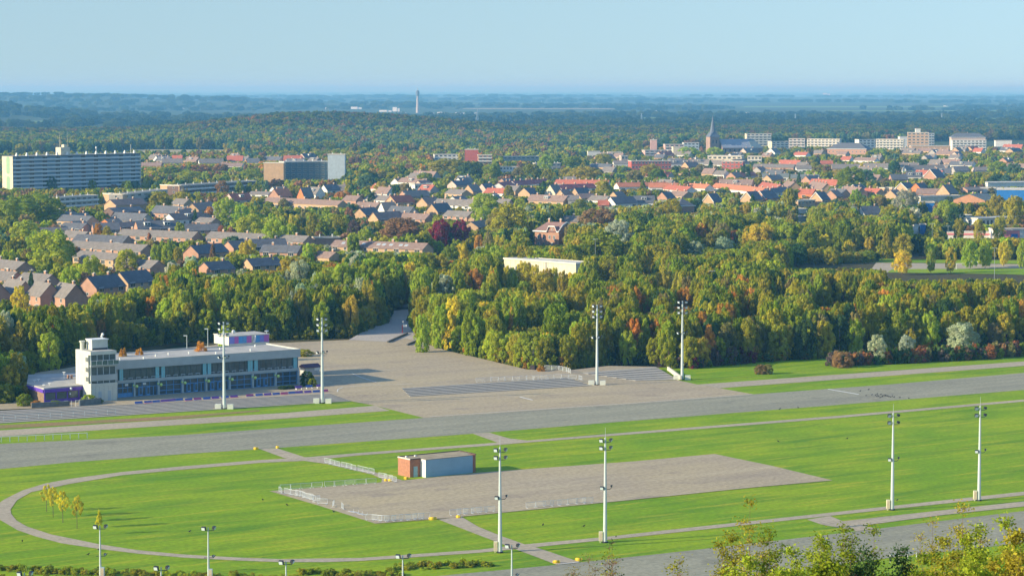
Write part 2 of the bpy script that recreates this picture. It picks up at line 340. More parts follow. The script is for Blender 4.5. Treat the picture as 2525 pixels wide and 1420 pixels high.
def trunk_mesh(k, m):
    g = random.Random(k); mb = MB()
    mb.tube((0, 0, -.1), (0, 0, .55), .036, .026, 7)
    mb.tube((0, 0, .55), (g.uniform(-.03, .03), g.uniform(-.03, .03), .9), .026, .008, 6)
    for i in range(6):
        a = i * 2.4 + g.random(); z = .3 + .08 * i; l = .2 - .015 * i
        mb.tube((0, 0, z), (l * math.cos(a), l * math.sin(a), z + .16), .013, .004, 5)
    return mb.mesh('trunk', m)
TRUNK = [trunk_mesh(k, M_BARK) for k in range(3)] + [trunk_mesh(9, M_BIRCH)]
TINT = {'g': (.235, .29, .022), 'dg': (.075, .14, .04), 'ol': (.34, .325, .028), 'yg': (.38, .45, .04), 'lg': (.35, .41, .035), 'ye': (.64, .54, .05), 'oy': (.44, .38, .04),
        'or': (.56, .29, .05), 'rd': (.40, .16, .06), 'ru': (.31, .19, .09), 'mg': (.24, .035, .07), 'pu': (.17, .12, .10), 'si': (.42, .47, .30), 'bl': (.12, .20, .10), 'br': (.28, .24, .08)}
NAMEC = {'g': 'mid green', 'dg': 'dark green', 'ol': 'olive green', 'yg': 'yellow-green', 'lg': 'light green', 'ye': 'bright yellow', 'oy': 'golden olive', 'or': 'orange', 'rd': 'scarlet', 'ru': 'rust brown',
         'mg': 'deep maroon', 'pu': 'purple-brown', 'si': 'silvery grey-green', 'bl': 'blue-green', 'br': 'brownish'}
def jit(c, a=.12):
    k = random.uniform(1 - a, 1 + a); return tuple(x * k * random.uniform(.92, 1.08) for x in c)
NTREE = 0
FOOT = []      # occupied circles (x, y, r) in plan
VIS = []       # what the photo shows of each building: x0, x1, lowest visible row, distance
def seen(cx, cy, half, zlow): a = PX((cx - half, cy, zlow)); b = PX((cx + half, cy, zlow)); VIS.append((a[0], b[0], a[1], cy))
def fit_height(x, y, w, h):
    p = PX((x, y, 0)); r = w / 2 * FX / y
    for x0, x1, yb, d in VIS:
        if d > y + 2 and x0 - r * .7 < p[0] < x1 + r * .7:
            m = H - (yb - YH) * y / FX
            if m < h: h = m * (.8 + .2 * ((x * 7.31 + y * 3.77) % 1.0))
    return h
def tree(p, h, w, c, style='round', clear=.12, desc=None, group='trees', name='tree', cat='tree', trunk=None):
    """p: foot; h: height; w: crown width; clear: share of the height that is bare stem"""
    global NTREE; NTREE += 1
    t = empty(name, p, random.uniform(0, 6.28))
    me = proto(style, NTREE % 3)
    cr = link('crown', me, t, (0, 0, h * clear)); cr.scale = (w / 2 / 1.08, w / 2 / 1.08, h * (1 - clear) / 2.12); cr.color = jit(TINT[c]) + (1,)
    tr = link('trunk', TRUNK[trunk if trunk is not None else NTREE % 3], t, (0, 0, 0)); tr.scale = (w * .62, w * .62, h)
    if w > 8: tr.scale = (w * .5, w * .5, h)
    shape = {'round': 'round-headed', 'egg': 'tall', 'cone': 'conical', 'column': 'slender columnar', 'loose': 'thin-crowned'}[style]
    auto(t, desc or f'{NAMEC[c]} {shape} {name.replace("_", " ")}', cat, group, Vector((p[0], p[1], p[2] + h * .6)))
    FOOT.append((p[0], p[1], w * .35))
    return t
def treepx(x, yt, wpx, h, c, style='round', **k):
    p = G(x, yt, h); return tree((p.x, p.y, 0), h, wpx * mpp(yt, h), c, style, **k)
# scattered masses: one object each, instanced crowns
def node_scatter(name, protos, pts, label, cat=None):
    """pts: rows x y z sx sy sz rot index r g b"""
    P = np.array(pts, dtype=np.float64); n = len(P)
    me = bpy.data.meshes.new(name); me.vertices.add(n); me.vertices.foreach_set('co', P[:, :3].astype(np.float32).ravel())
    for nm, ty, arr in (('scl', 'FLOAT_VECTOR', P[:, 3:6]), ('rotv', 'FLOAT_VECTOR', np.stack([P[:, 6] * 0, P[:, 6] * 0, P[:, 6]], 1))):
        a = me.attributes.new(nm, ty, 'POINT'); a.data.foreach_set('vector', arr.astype(np.float32).ravel())
    a = me.attributes.new('pick', 'INT', 'POINT'); a.data.foreach_set('value', P[:, 7].astype(np.int32))
    a = me.attributes.new('tint', 'FLOAT_COLOR', 'POINT'); a.data.foreach_set('color', np.concatenate([P[:, 8:11], np.ones((n, 1))], 1).astype(np.float32).ravel())
    o = link(name, me); tag(o, label, cat, None, 'stuff')
    pc = bpy.data.collections.new(name + '_sources')
    for i, (V, S) in enumerate(protos):
        pc.objects.link(bpy.data.objects.new('%s_crown_%02d' % (name, i), quads_mesh('crown_mass', V, S, M_LEAFI)))
    gt = bpy.data.node_groups.new(name, 'GeometryNodeTree')
    gt.interface.new_socket('Geometry', in_out='INPUT', socket_type='NodeSocketGeometry'); gt.interface.new_socket('Geometry', in_out='OUTPUT', socket_type='NodeSocketGeometry')
    N = gt.nodes; L = gt.links
    gi = N.new('NodeGroupInput'); go = N.new('NodeGroupOutput'); ip = N.new('GeometryNodeInstanceOnPoints'); ci = N.new('GeometryNodeCollectionInfo')
    ci.inputs['Collection'].default_value = pc; ci.inputs['Separate Children'].default_value = True; ci.inputs['Reset Children'].default_value = True
    def na(nm, ty):
        x = N.new('GeometryNodeInputNamedAttribute'); x.data_type = ty; x.inputs['Name'].default_value = nm; return x.outputs[0]
    er = N.new('FunctionNodeEulerToRotation')
    L.new(gi.outputs[0], ip.inputs['Points']); L.new(ci.outputs[0], ip.inputs['Instance']); ip.inputs['Pick Instance'].default_value = True
    L.new(na('pick', 'INT'), ip.inputs['Instance Index']); L.new(na('rotv', 'FLOAT_VECTOR'), er.inputs[0]); L.new(er.outputs[0], ip.inputs['Rotation'])
    L.new(na('scl', 'FLOAT_VECTOR'), ip.inputs['Scale']); L.new(ip.outputs[0], go.inputs[0])
    md = o.modifiers.new('instances', 'NODES'); md.node_group = gt
    return o
def inpoly(x, y, P):
    c = False; j = len(P) - 1
    for i in range(len(P)):
        if (P[i][1] > y) != (P[j][1] > y) and x < (P[j][0] - P[i][0]) * (y - P[i][1]) / (P[j][1] - P[i][1]) + P[i][0]: c = not c
        j = i
    return c
def wpoly(pts): return [tuple(G(*p)[:2]) for p in pts]
def segd(x, y, P):
    best = 1e9
    for a, b in zip(P, P[1:]):
        vx, vy = b[0] - a[0], b[1] - a[1]; t = max(0, min(1, ((x - a[0]) * vx + (y - a[1]) * vy) / (vx * vx + vy * vy)))
        best = min(best, math.hypot(x - a[0] - vx * t, y - a[1] - vy * t))
    return best
def jgrid(P, sp, jf=.42):
    xs = [p[0] for p in P]; ys = [p[1] for p in P]; out = []
    y = min(ys); r = 0
    while y < max(ys):
        x = min(xs) + (r % 2) * sp / 2
        while x < max(xs):
            a, b = x + random.uniform(-jf, jf) * sp, y + random.uniform(-jf, jf) * sp
            if inpoly(a, b, P): out.append((a, b))
            x += sp
        y += sp * .87; r += 1
    return out
# ------------------------------------------------------------------ building materials
WALLC = {'B': (.44, .25, .17), 'S': (.50, .33, .19), 'W': (.72, .70, .64), 'P': (.56, .42, .34), 'K': (.17, .11, .09), 'O': (.62, .20, .07), 'R': (.45, .11, .08), 'g': (.38, .35, .31), 'C': (.66, .58, .42), 'blue': (.03, .18, .50), 'rb': (.40, .20, .11), 'PK': (.62, .38, .33), 'LB': (.45, .52, .55), 'DB': (.10, .14, .16)}
ROOFC = {'d': (.12, .125, .14), 'g': (.21, .185, .165), 'b': (.27, .185, .15), 'r': (.42, .13, .08), 'm': (.31, .09, .09), 'o': (.52, .19, .10), 'g2': (.16, .18, .17), 'fl': (.26, .235, .2), 'fw': (.55, .53, .48)}
WN = {'B': 'red brick', 'S': 'sand-coloured brick', 'W': 'white', 'P': 'pinkish', 'K': 'dark brick', 'O': 'orange brick', 'R': 'bright red brick', 'g': 'grey', 'C': 'cream', 'blue': 'blue', 'rb': 'rusty brown', 'PK': 'pink', 'LB': 'pale blue-grey', 'DB': 'dark blue-grey'}
RN = {'d': 'dark slate', 'g': 'grey-brown tiled', 'b': 'brown tiled', 'r': 'red tiled', 'm': 'crimson tiled', 'o': 'orange-red tiled', 'g2': 'greenish grey', 'fl': 'flat gravel', 'fw': 'flat pale'}
def wm(k): return mat('wall_' + k, WALLC[k], .9, .12, .5)
def rm(k): return mat('roof_' + k, ROOFC[k], .85, .18, .7)
m_white = mat('white_paint', (.74, .74, .70), .6, .05); m_glass = glass('window_glass'); m_chim = mat('chimney_brick', (.42, .24, .16), .9, .2, 3)
m_cap = mat('chimney_cap', (.66, .60, .5), .8, .1); m_conc = mat('concrete', (.42, .42, .40), .85, .12, .8); m_dark = mat('dark_metal', (.03, .035, .045), .5, .2)
def win_mesh(w=1, h=1, mull=1):
    mb = MB(); t = .11
    mb.box((-w / 2, -.07, -h / 2), (w / 2, .0, h / 2), 0)
    n = mull + 1; pw = (w - t * (n + 1)) / n
    for i in range(n):
        x = -w / 2 + t + i * (pw + t); mb.box((x, -.075, -h / 2 + t), (x + pw, -.071, h / 2 - t), 1)
    return mb.mesh('window', [m_white, m_glass])
WINS = [win_mesh(1.6, 1.5, 1), win_mesh(2.9, 1.9, 2), win_mesh(1.0, 1.2, 0), win_mesh(2.0, 1.0, 1)]
m_gd = mat('front_door_paint', (.10, .16, .14), .5, .2)
mb = MB(); mb.box((-.55, -.08, 0), (.55, 0, 2.15), 0); mb.box((-.45, -.085, .05), (.45, -.081, 2.05), 1); DOOR = mb.mesh('door', [m_white, m_gd])
mb = MB(); mb.box((-.55, -.4, 0), (.55, .4, 1.35), 0); mb.box((-.65, -.5, 1.35), (.65, .5, 1.55), 1); mb.tube((-.2, 0, 1.55), (-.2, 0, 1.9), .13, .13, 6, 1); mb.tube((.25, 0, 1.55), (.25, 0, 1.85), .13, .13, 6, 1)
CHIM = mb.mesh('chimney', [m_chim, m_cap])
mb = MB(); mb.box((-1.6, -1.4, 0), (1.6, 1.2, 1.5), 0); mb.box((-1.75, -1.55, 1.5), (1.75, 1.2, 1.65), 0)
for s in (-.8, .8): mb.box((s - .6, -1.42, .25), (s + .6, -1.405, 1.3), 1)
DORM = mb.mesh('dormer', [m_white, m_glass])
mb = MB(); mb.box((-.9, -.75, 0), (.9, .75, .12), 0); mb.box((-.8, -.65, .12), (.8, .65, .124), 1); SKYL = mb.mesh('skylight', [m_white, mat('skylight_glass', (.35, .42, .48), .15, .1)])
def gmesh(L, D, hw, hr):
    w = MB(); x, y = L / 2, D / 2
    w.add([(-x, -y, -.5), (x, -y, -.5), (x, y, -.5), (-x, y, -.5), (-x, -y, hw), (x, -y, hw), (x, y, hw), (-x, y, hw), (-x, 0, hw + hr - .12), (x, 0, hw + hr - .12)],
          [(0, 1, 5, 4), (2, 3, 7, 6), (1, 2, 6, 9, 5), (3, 0, 4, 8, 7), (3, 2, 1, 0)])
    r = MB(); o = .35; x += .3; k = hr / y; zl = hw - o * k; t = .16
    for s in (-1, 1):
        vs = [(-x, s * (y + o), zl), (x, s * (y + o), zl), (x, 0, hw + hr), (-x, 0, hw + hr)]
        vs += [(a, b, c + t) for a, b, c in vs]
        r.add(vs, [(0, 1, 2, 3), (7, 6, 5, 4), (0, 4, 5, 1), (1, 5, 6, 2), (3, 7, 4, 0)] if s > 0 else [(3, 2, 1, 0), (4, 5, 6, 7), (1, 5, 4, 0), (2, 6, 5, 1), (0, 4, 7, 3)])
    return w, r
NH = 0
def ends(x0, y0, x1, y1, z):
    """world ends of a level edge; far away a pixel row is tens of metres, so the heading is held within 24 degrees of square-on"""
    a, b = G(x0, y0, z), G(x1, y1, z)
    if (y0 + y1) / 2 < 441:
        ym = (y0 + y1) / 2; a, b = G(x0, ym, z), G(x1, ym, z); W_ = b.x - a.x; t = max(-.4, min(.4, (y0 - y1) * .12)); a.y -= W_ / 2 * t; b.y += W_ / 2 * t
        a.x *= a.y / (a.y + W_ / 2 * t); b.x *= b.y / (b.y - W_ / 2 * t)
    return a, b
def place_windows(t, L, D, hw, wins, floors, roomy=1):
    """windows on the camera-facing long side and on both gables"""
    big = roomy
    n = max(1, int(L / 5.2)); k = 0
    for i in range(n):
        x = -L / 2 + (i + .5) * L / n
        for fl in range(floors):
            z = 1.5 + fl * 2.75
            if z > hw - .5: continue
            w = WINS[(i + fl) % 2]
            link('window', w, t, (x + (.6 if fl == 0 else 0), -D / 2 - .005, z)); k += 1
            if k > 26: return
        if big: link('door', DOOR, t, (x - 1.5, -D / 2 - .004, 0))
def house(x0, y0, x1, y1, hw, hr, D, rc, wc, wins=1, chim=None, dorm=0, trim=False, desc=None, name='house', hgt=None):
    """gabled house or terrace; x0,y0 - x1,y1: pixels of the two ends of its ridge"""
    global NH; NH += 1
    z = hw + hr; a, b = ends(x0, y0, x1, y1, z); c = (a + b) / 2; L = (b - a).length; th = math.atan2(b.y - a.y, b.x - a.x)
    return house_at(c.x, c.y, L, th, hw, hr, D, rc, wc, wins, chim, dorm, trim, desc, name)
def house_at(cx, cy, L, th, hw, hr, D, rc, wc, wins=1, chim=None, dorm=0, trim=False, desc=None, name='house'):
    L = max(L, 5.5)
    t = empty(name, (cx, cy, 0), th)
    w, r = gmesh(L, D, hw, hr)
    w.build('wall', wm(wc), t); ro = r.build('roof', rm(rc), t)
    n = chim if chim is not None else max(1, round(L / 11))
    for i in range(n):
        x = -L / 2 + (i + .5) * L / n if n > 1 else L * .32
        c = link('chimney', CHIM, ro, (x, .3, hw + hr - .35))
    for i in range(dorm):
        x = -L / 2 + (i + .5) * L / dorm
        link('dormer', DORM, ro, (x, -D / 4, hw + hr * .42))
    far = cy > 1700
    if wins and not far:
        place_windows(t, L, D, hw, 1, 2 if hw > 4.5 else 1, cy < 1400)
        for s, ang in ((-1, -math.pi / 2), (1, math.pi / 2)):
            o = link('window', WINS[2], t, (s * (L / 2 + .005), 0, hw * .55)); o.rotation_euler = (0, 0, ang)
    elif wins and cy < 2700:
        n = min(6, max(1, int(L / 7)))
        for i in range(n): link('window', WINS[1], t, (-L / 2 + (i + .5) * L / n, -D / 2 - .005, hw * .68))
    if trim:
        mbt = MB(); yy = D / 2 + .45; k = hr / (D / 2)
        for s in (-1, 1):
            xx = s * (L / 2 + .33)
            for q in (-1, 1):
                mbt.add([(xx, 0, hw + hr + .2), (xx + s * .12, 0, hw + hr + .2), (xx + s * .12, q * yy, hw - .45 * k + .2), (xx, q * yy, hw - .45 * k + .2), (xx, 0, hw + hr - .3), (xx + s * .12, 0, hw + hr - .3), (xx + s * .12, q * yy, hw - .45 * k - .3), (xx, q * yy, hw - .45 * k - .3)],
                        [(0, 1, 2, 3), (4, 7, 6, 5), (0, 4, 5, 1), (1, 5, 6, 2), (2, 6, 7, 3), (3, 7, 4, 0)])
        mbt.build('gable_trim', m_white, ro)
    seen(cx, cy, (L * abs(math.cos(th)) + D * abs(math.sin(th))) / 2 * .9, hw * (.68 if cy < 1300 else .7 if cy < 2000 else .85))
    if L > 19: t.name = 'terraced_row'
    kind = 'long terrace' if L > 34 else 'short terrace' if L > 19 else 'house'
    auto(t, desc or f'{WN[wc]} {kind} under a {RN[rc]} roof', 'house', 'terraces and houses of the town', Vector((cx, cy, hw)))
    nn = max(1, int(L / D))
    for i in range(nn):
        u = -L / 2 + (i + .5) * L / nn; FOOT.append((cx + u * math.cos(th), cy + u * math.sin(th), D * .62))
    return t
def gable(x, y, hw, hr, D, L, rc, wc, ang=50, **k):
    """house whose sunlit gable end shows: x, y = pixel of that gable's apex"""
    a = G(x, y, hw + hr); th = R(ang); c = (a.x + math.cos(th) * L / 2, a.y + math.sin(th) * L / 2)
    return house_at(c[0], c[1], L, th, hw, hr, D, rc, wc, **k)
def flat(x0, y0, x1, y1, h, D, wc, rc='fl', rows=0, bays=0, balc=False, desc=None, name='apartment_block', cat='building', vents=0, ring=True, vz=.35):
    """flat-roofed block; x0,y0 - x1,y1: pixels of the ends of its front roof edge"""
    a, b = ends(x0, y0, x1, y1, h); L = (b - a).length; th = math.atan2(b.y - a.y, b.x - a.x)
    t = empty(name, (a.x, a.y, 0), th); w = MB(); w.box((0, 0, -.5), (L, D, h)); w.build('wall', wm(wc), t)
    r = MB(); r.box((-.25, -.25, h), (L + .25, D + .25, h + .12), 0); r.box((-.3, -.3, h - .35), (L + .3, -.25, h + .3), 1); r.box((-.3, D + .25, h - .35), (L + .3, D + .3, h + .3), 1)
    r.box((-.3, -.25, h - .35), (-.25, D + .25, h + .3), 1); r.box((L + .25, -.25, h - .35), (L + .3, D + .25, h + .3), 1)
    ro = r.build('roof', [rm(rc), m_cap], t)
    for i in range(vents):
        v = MB(); x = (i + .5) * L / vents; v.tube((x, D * .5, h + .12), (x, D * .5, h + 1.1), .25, .25, 6); v.ball((x, D * .5, h + 1.25), .4, .4, .3, 6, 4); v.build('roof_vent', m_white, ro)
    if rows and bays:
        fh = h / rows
        bw = L / bays; wmsh = win_mesh(min(bw * .62, 6), fh * .48, 1 if bw < 4 else 2)
        for j in range(rows):
            for i in range(bays):
                link('window', wmsh, t, ((i + .5) * bw, -.005, (j + .55) * fh))
        if balc:
            for j in range(1, rows):
                v = MB(); v.box((.2, -1.2, j * fh - .15), (L - .2, -.08, j * fh), 0); v.box((.2, -1.25, j * fh - .15), (L - .2, -1.2, j * fh + .95), 0); v.build('balcony', wm('W'), t)
        mg = win_mesh(1.4, fh * .45, 0)
        for j in range(rows):
            o = link('window', mg, t, (-.005, D * .5, (j + .55) * fh)); o.rotation_euler = (0, 0, -math.pi / 2)
    mx_ = (a + b) / 2; seen(mx_.x, mx_.y, abs(b.x - a.x) / 2, h * vz)
    auto(t, desc or f'{WN[wc]} flat-roofed building', cat, 'flat-roofed blocks', (a + b) / 2)
    nn = max(1, int(L / D))
    for i in range(nn):
        u = (i + .5) * L / nn; FOOT.append((a.x + u * math.cos(th) - D / 2 * math.sin(th), a.y + u * math.sin(th) + D / 2 * math.cos(th), D * .62))
    return t
# ------------------------------------------------------------------ the clubhouse with its lookout tower
def frame2(a, b, z=0.0):
    p, q = G(a[0], a[1], z), G(b[0], b[1], z); return p, math.atan2(q.y - p.y, q.x - p.x), (q - p).length
m_fascia = mat('concrete_fascia', (.40, .43, .42), .8, .10, .4); m_pillar = mat('pillar_paint', (.42, .48, .50), .7, .08)
m_cyan = mat('cyan_panel', (.22, .50, .55), .6, .08); m_blue = mat('blue_paint', (.12, .31, .58), .5, .1); m_rooftop = mat('roof_felt', (.43, .41, .37), .9, .16, .35)
m_twr = mat('ribbed_cladding', (.58, .58, .50), .75, .08, .6); m_dglass = glass('dark_glass', (.075, .10, .105), .22); m_rib = mat('cladding_joint', (.38, .38, .34), .8, .1)
m_pur = mat('purple_paint', (.12, .05, .40), .6, .12); m_brn = mat('brown_wall', (.22, .15, .10), .9, .2)
m_globe = bpy.data.materials.new('lamp_globe'); m_globe.use_nodes = True
_b = m_globe.node_tree.nodes['Principled BSDF']; _b.inputs['Base Color'].default_value = (.62, .80, .22, 1); _b.inputs['Roughness'].default_value = .25
m_globew = mat('opal_globe', (.8, .8, .8), .3, .03); m_mag = mat('magenta_panel', (.52, .13, .42), .55, .08); m_vio = mat('violet_panel', (.24, .24, .62), .55, .08); m_sky = mat('azure_panel', (.09, .32, .64), .55, .08)
o0, th, LB = frame2((291, 981), (737, 947.5), PLZ)
club = empty('clubhouse', o0, th, 'long two-storey glazed clubhouse with grey fascia and stubby lookout tower', 'building'); DP = 18.0
S1 = 3.75; S2 = 4.5; S3 = 7.4; S4 = 9.55
mb = MB(); mb.box((-2.2, 2.2, -1), (LB, DP, S4 - .5)); mb.build('wall', m_fascia, club)
mb = MB(); mb.box((-2.2, -.35, S3), (LB + .35, .0, S4)); mb.box((LB, 0, S3), (LB + .35, DP + .2, S4)); mb.box((-2.2, DP - .1, S3), (LB, DP + .2, S4)); mb.build('fascia', m_fascia, club)
mb = MB(); mb.box((-2.2, 0, S4 - .5), (LB, DP - .1, S4 - .25)); mb.box((-2.2, .05, -1), (-.02, 2.15, S4 - .52)); ro = mb.build('roof', m_rooftop, club)
mb = MB(); mb.box((-.12, -.4, S4), (LB + .4, -.1, S4 + .07)); mb.box((LB + .1, -.1, S4), (LB + .4, DP + .25, S4 + .07)); mb.build('roof_edge', m_cap, ro)
for i in range(9):
    u = 3 + i * 5.6 + random.uniform(-1, 1); v = random.uniform(2, 15); mb = MB(); mb.tube((u, v, S4 - .25), (u, v, S4 + .15), .22, .22, 7); mb.ball((u, v, S4 + .2), .28, .28, .12, 7, 4); mb.build('roof_vent', m_white, ro)
mb = MB(); mb.box((0, -.1, S1), (LB, 2.2, S2)); mb.build('balcony_slab', m_fascia, club)
mb = MB(); mb.box((0, .15, S2), (LB, 2.2, S2 + .05)); mb.build('gallery_floor', m_dark, club)
us = [0, 4.8]; bw = (LB - 4.8) / 7
for i in range(7): us.append(4.8 + bw * (i + 1))
for i, u in enumerate(us[1:]):
    mb = MB(); mb.box((u - .32, -.12, -.3), (u + .12, .5, S1 - .004)); mb.build('pillar', m_pillar, club)
kinds = 'gdgddgdg'
for i in range(8):
    a, b = us[i] + (.1 if i == 0 else .12), us[i + 1] - .32; dk = kinds[i] == 'd'
    mb = MB(); mb.box((a, .55, 0), (b, .62, S1 - .01), 1)
    t = .13; mb.box((a, .42, 0), (b, .549, .12), 0); mb.box((a, .42, 2.35), (b, .549, 2.5), 0); mb.box((a, .42, S1 - .2), (b, .549, S1 - .012), 0)
    if not dk: mb.box((a, .42, .95), (b, .549, 1.12), 0)
    if i in (0,): mb.box((a, .40, .13), (b, .549, .94), 0)
    n = 3 if not dk else 6
    for k in range(n + 1):
        u = a + (b - a - t) * k / n; mb.box((u, .40, .12), (u + (t if not dk else .16), .548, S1 - .2 if not dk else 2.35), 0)
        if dk and k % 2 == 0: mb.box((u, .40, 2.5), (u + t, .548, S1 - .2), 0)
    mb.build('shopfront_window' if not dk else 'glazed_screen', [m_blue, m_dglass], club)
    if dk:
        for k in (1, 3):
            u = a + (b - a) * k / n; mb = MB()
            mb.box((u + .18, .30, .1), (u + (b - a) / n - .02, .38, 2.3), 0); mb.box((u + .3, .29, .5), (u + (b - a) / n - .14, .299, 2.15), 1); dd = mb.build('door', [m_blue, m_dglass], club)
            mb = MB(); mb.box((u + (b - a) / n - .12, .22, 1.0), (u + (b - a) / n - .08, .29, 1.35)); mb.build('handle', m_white, dd)
for u in us[1:-1]:
    mb = MB(); mb.tube((u - .1, -.12, 2.9), (u - .1, -.55, 2.9), .05); mb.ball((u + .2, -.75, 2.75), .42, nu=12, nv=8, mi=1); mb.tube((u - .1, -.55, 2.9), (u + .2, -.6, 2.9), .05); mb.ball((u - .55, -.5, 3.0), .26, nu=10, nv=7, mi=1); mb.tube((u - .1, -.4, 2.95), (u - .5, -.5, 3.0), .04)
    mb.build('wall_lamp', [m_dark, m_globe], club, smooth=True)
mb = MB(); mb.box((.2, .3, S2), (LB - .2, .38, S3)); mb.build('gallery_glass', m_dglass, club)
mb = MB()
for k in range(34):
    u = .3 + k * (LB - .6) / 33; mb.box((u, .22, S2), (u + .07, .298, S3 - .02))
mb.box((.2, .2, S3 - .9), (LB - .2, .219, S3 - .84)); mb.build('gallery_mullions', mat('mullion_teal', (.07, .13, .14), .6, .1), club)
for k in range(24):
    u = .9 + k * (LB - 1.8) / 24; mb = MB(); mb.box((u, .0, S2 + .38), (u + 1.25, .16, S2 + .52)); mb.box((u + .1, .02, S2), (u + .16, .14, S2 + .38)); mb.box((u + 1.1, .02, S2), (u + 1.16, .14, S2 + .38)); mb.build('gallery_bench', m_pillar, club)
for u in [.5, us[2] - 1.0, us[2] + .7, us[4] - 1.1, us[4] + .3, us[6] - 1.6, us[6] + .35, LB - 1.6]:
    mb = MB(); w_ = 1.0 if u != us[6] - 1.6 else 1.4; mb.box((u, -.06, S2 + .0), (u + w_, .14, S3 - .01)); mb.box((u + w_ * .48, -.075, S2), (u + w_ * .52, -.061, S3 - .02), 1); mb.build('cyan_panel', [m_cyan, m_rib], club)
mb = MB(); mb.box((LB - .3, .3, -1), (LB, 2.2, S3)); mb.build('end_wall', m_pillar, club)
# signs beside the doors: small white plates, no readable writing in the photo
for u in (2.2, 7.3): mb = MB(); mb.box((u, .36, 2.9), (u + .9, .4, 3.45)); mb.build('notice_plate', m_white, club)
# penthouse with the coloured panels
p0 = G(564, 848.5, PLZ + S4); rel = Matrix.Rotation(-th, 3, 'Z') @ (p0 - o0); pu, pv = rel.x, rel.y
p1 = Matrix.Rotation(-th, 3, 'Z') @ (G(672.6, 841, PLZ + S4) - o0); PWd = 12.6; ph = 2.05
mb = MB(); mb.box((pu, pv, S4 - .4), (pu + PWd, pv + 8.5, S4 + ph)); pent = mb.build('penthouse', m_twr, club)
mb = MB(); mb.box((pu - .15, pv - .15, S4 + ph), (pu + PWd + .15, pv + 8.65, S4 + ph + .18), 0); mb.box((pu + .2, pv + .2, S4 + ph + .18), (pu + PWd - .2, pv + 8.3, S4 + ph + .2), 1); mb.build('penthouse_roof', [m_cap, m_rooftop], pent)
cols = [m_vio, m_mag, m_sky, m_blue, m_mag, None, m_sky, m_vio, m_mag]; ws = [1.6, 1.2, 1.2, 1.25, 1.5, .9, 1.6, 1.25, 1.5]; u = pu + .15
for c_, w_ in zip(cols, ws):
    w_ *= PWd / 12.2
    if c_: mb = MB(); mb.box((u, pv - .06, S4 + .05), (u + w_ - .03, pv - .004, S4 + ph - .1)); mb.build('cladding_panel', c_, pent)
    else:
        mb = MB()
        for k in range(7):
            a0, a1 = k / 7 * 1.8 - .3, (k + 1) / 7 * 1.8 - .3
            mb.box((u + .45 + .4 * math.sin(a0), pv - .5 - .3 * math.cos(a0), S4 + .15 + k * .27), (u + .65 + .4 * math.sin(a1), pv - .1, S4 + .15 + (k + 1) * .27))
        mb.build('curved_duct', m_white, pent)
    u += w_
mb = MB(); mb.ball((pu + 4.2, pv + 5, S4 + ph + .75), .55, .3, .55, 12, 8); mb.tube((pu + 4.2, pv + 5, S4 + ph), (pu + 4.2, pv + 5, S4 + ph + .5), .06); mb.build('satellite_dish', m_white, pent, smooth=True)
mb = MB(); mb.ball((pu + PWd - .2, pv + 1, S4 + ph + .8), .7, .25, .22, 10, 6); mb.tube((pu + PWd - .2, pv + 1, S4 + ph), (pu + PWd - .2, pv + 1, S4 + ph + .7), .06); mb.build('floodlamp', m_white, pent)
# tower (part of the clubhouse)
T0, T1, TV0, TV1 = -9.5, -2.25, -4.16, 4.7; TH = 12.75
mb = MB(); mb.box((T0, TV0 + 1.4, -1), (T1, TV1, TH), 0); mb.box((T0, TV0, -1), (T1, TV0 + 1.39, 4.6), 0)
mb.box((T0, TV0, TH - .85), (T1, TV0 + 1.38, TH), 0)
tw = mb.build('tower', [m_twr], club)
mb = MB()
for k in range(1, 9): y = TV0 + 1.4 + k * (TV1 - TV0 - 1.4) / 9; mb.box((T0 - .012, y - .04, 0), (T0 - .003, y + .04, TH - .05))
for k in range(1, 6): u = T0 + k * (T1 - T0) / 6; mb.box((u - .04, TV0 - .012, 0), (u + .04, TV0 - .003, 4.5))
mb.build('cladding_joints', m_rib, tw)
mb = MB(); mb.box((T0 + .3, TV0 + .4, 4.62), (T1 - .1, TV0 + 1.36, TH - .9)); mb.build('lookout_glass', m_dglass, tw)
mb = MB()
for k in range(5): u = T0 + .25 + k * (T1 - T0 - .45) / 4; mb.box((u - .09, TV0 + .28, 4.61), (u + .09, TV0 + .399, TH - .86))
mb.build('lookout_mullions', m_pillar, tw)
for a, b in ((5.3 + .0, 6.8), (8.8, 9.35), (5.9 - 5.9 + 3.9, 4.61)):
    mb = MB(); mb.box((T0 - .05, TV0 - .12, a), (T1 + .1, TV0 + .3, b)); mb.build('parapet_band', m_fascia if a > 4 else m_twr, tw)
mb = MB(); mb.box((T0 - .3, TV0 - .8, 9.2), (T1 + .35, TV0 + .3, 9.345)); mb.build('balcony_floor', m_fascia, tw)
mb = MB(); mb.box((T0 - .25, TV0 - .74, 9.4), (T1 + .3, TV0 - .70, 10.35)); mb.build('balcony_glass', glass('green_glass', (.10, .16, .13), .15), tw)
mb = MB()
for k in range(6): u = T0 - .25 + k * (T1 - T0 + .5) / 5; mb.box((u - .05, TV0 - .82, 9.35), (u + .05, TV0 - .745, 10.5))
mb.box((T0 - .3, TV0 - .82, 10.5), (T1 + .35, TV0 - .72, 10.58)); mb.build('balcony_rail', m_white, tw)
for v in (TV0 + 2.6, TV0 + 1.75):
    for z in (5.6, 8.0, 10.6):
        mb = MB(); mb.box((T0 - .05, v - .32, z - .55), (T0 - .013, v + .32, z + .65), 0); mb.box((T0 - .06, v - .24, z - .45), (T0 - .051, v + .24, z + .55), 1); mb.build('window', [m_rib, m_dglass], tw)
for u in (-7.0, -4.4): mb = MB(); mb.box((u - .45, TV0 - .03, .2), (u + .45, TV0 - .013, 2.6)); mb.build('recessed_panel', m_pillar, tw)
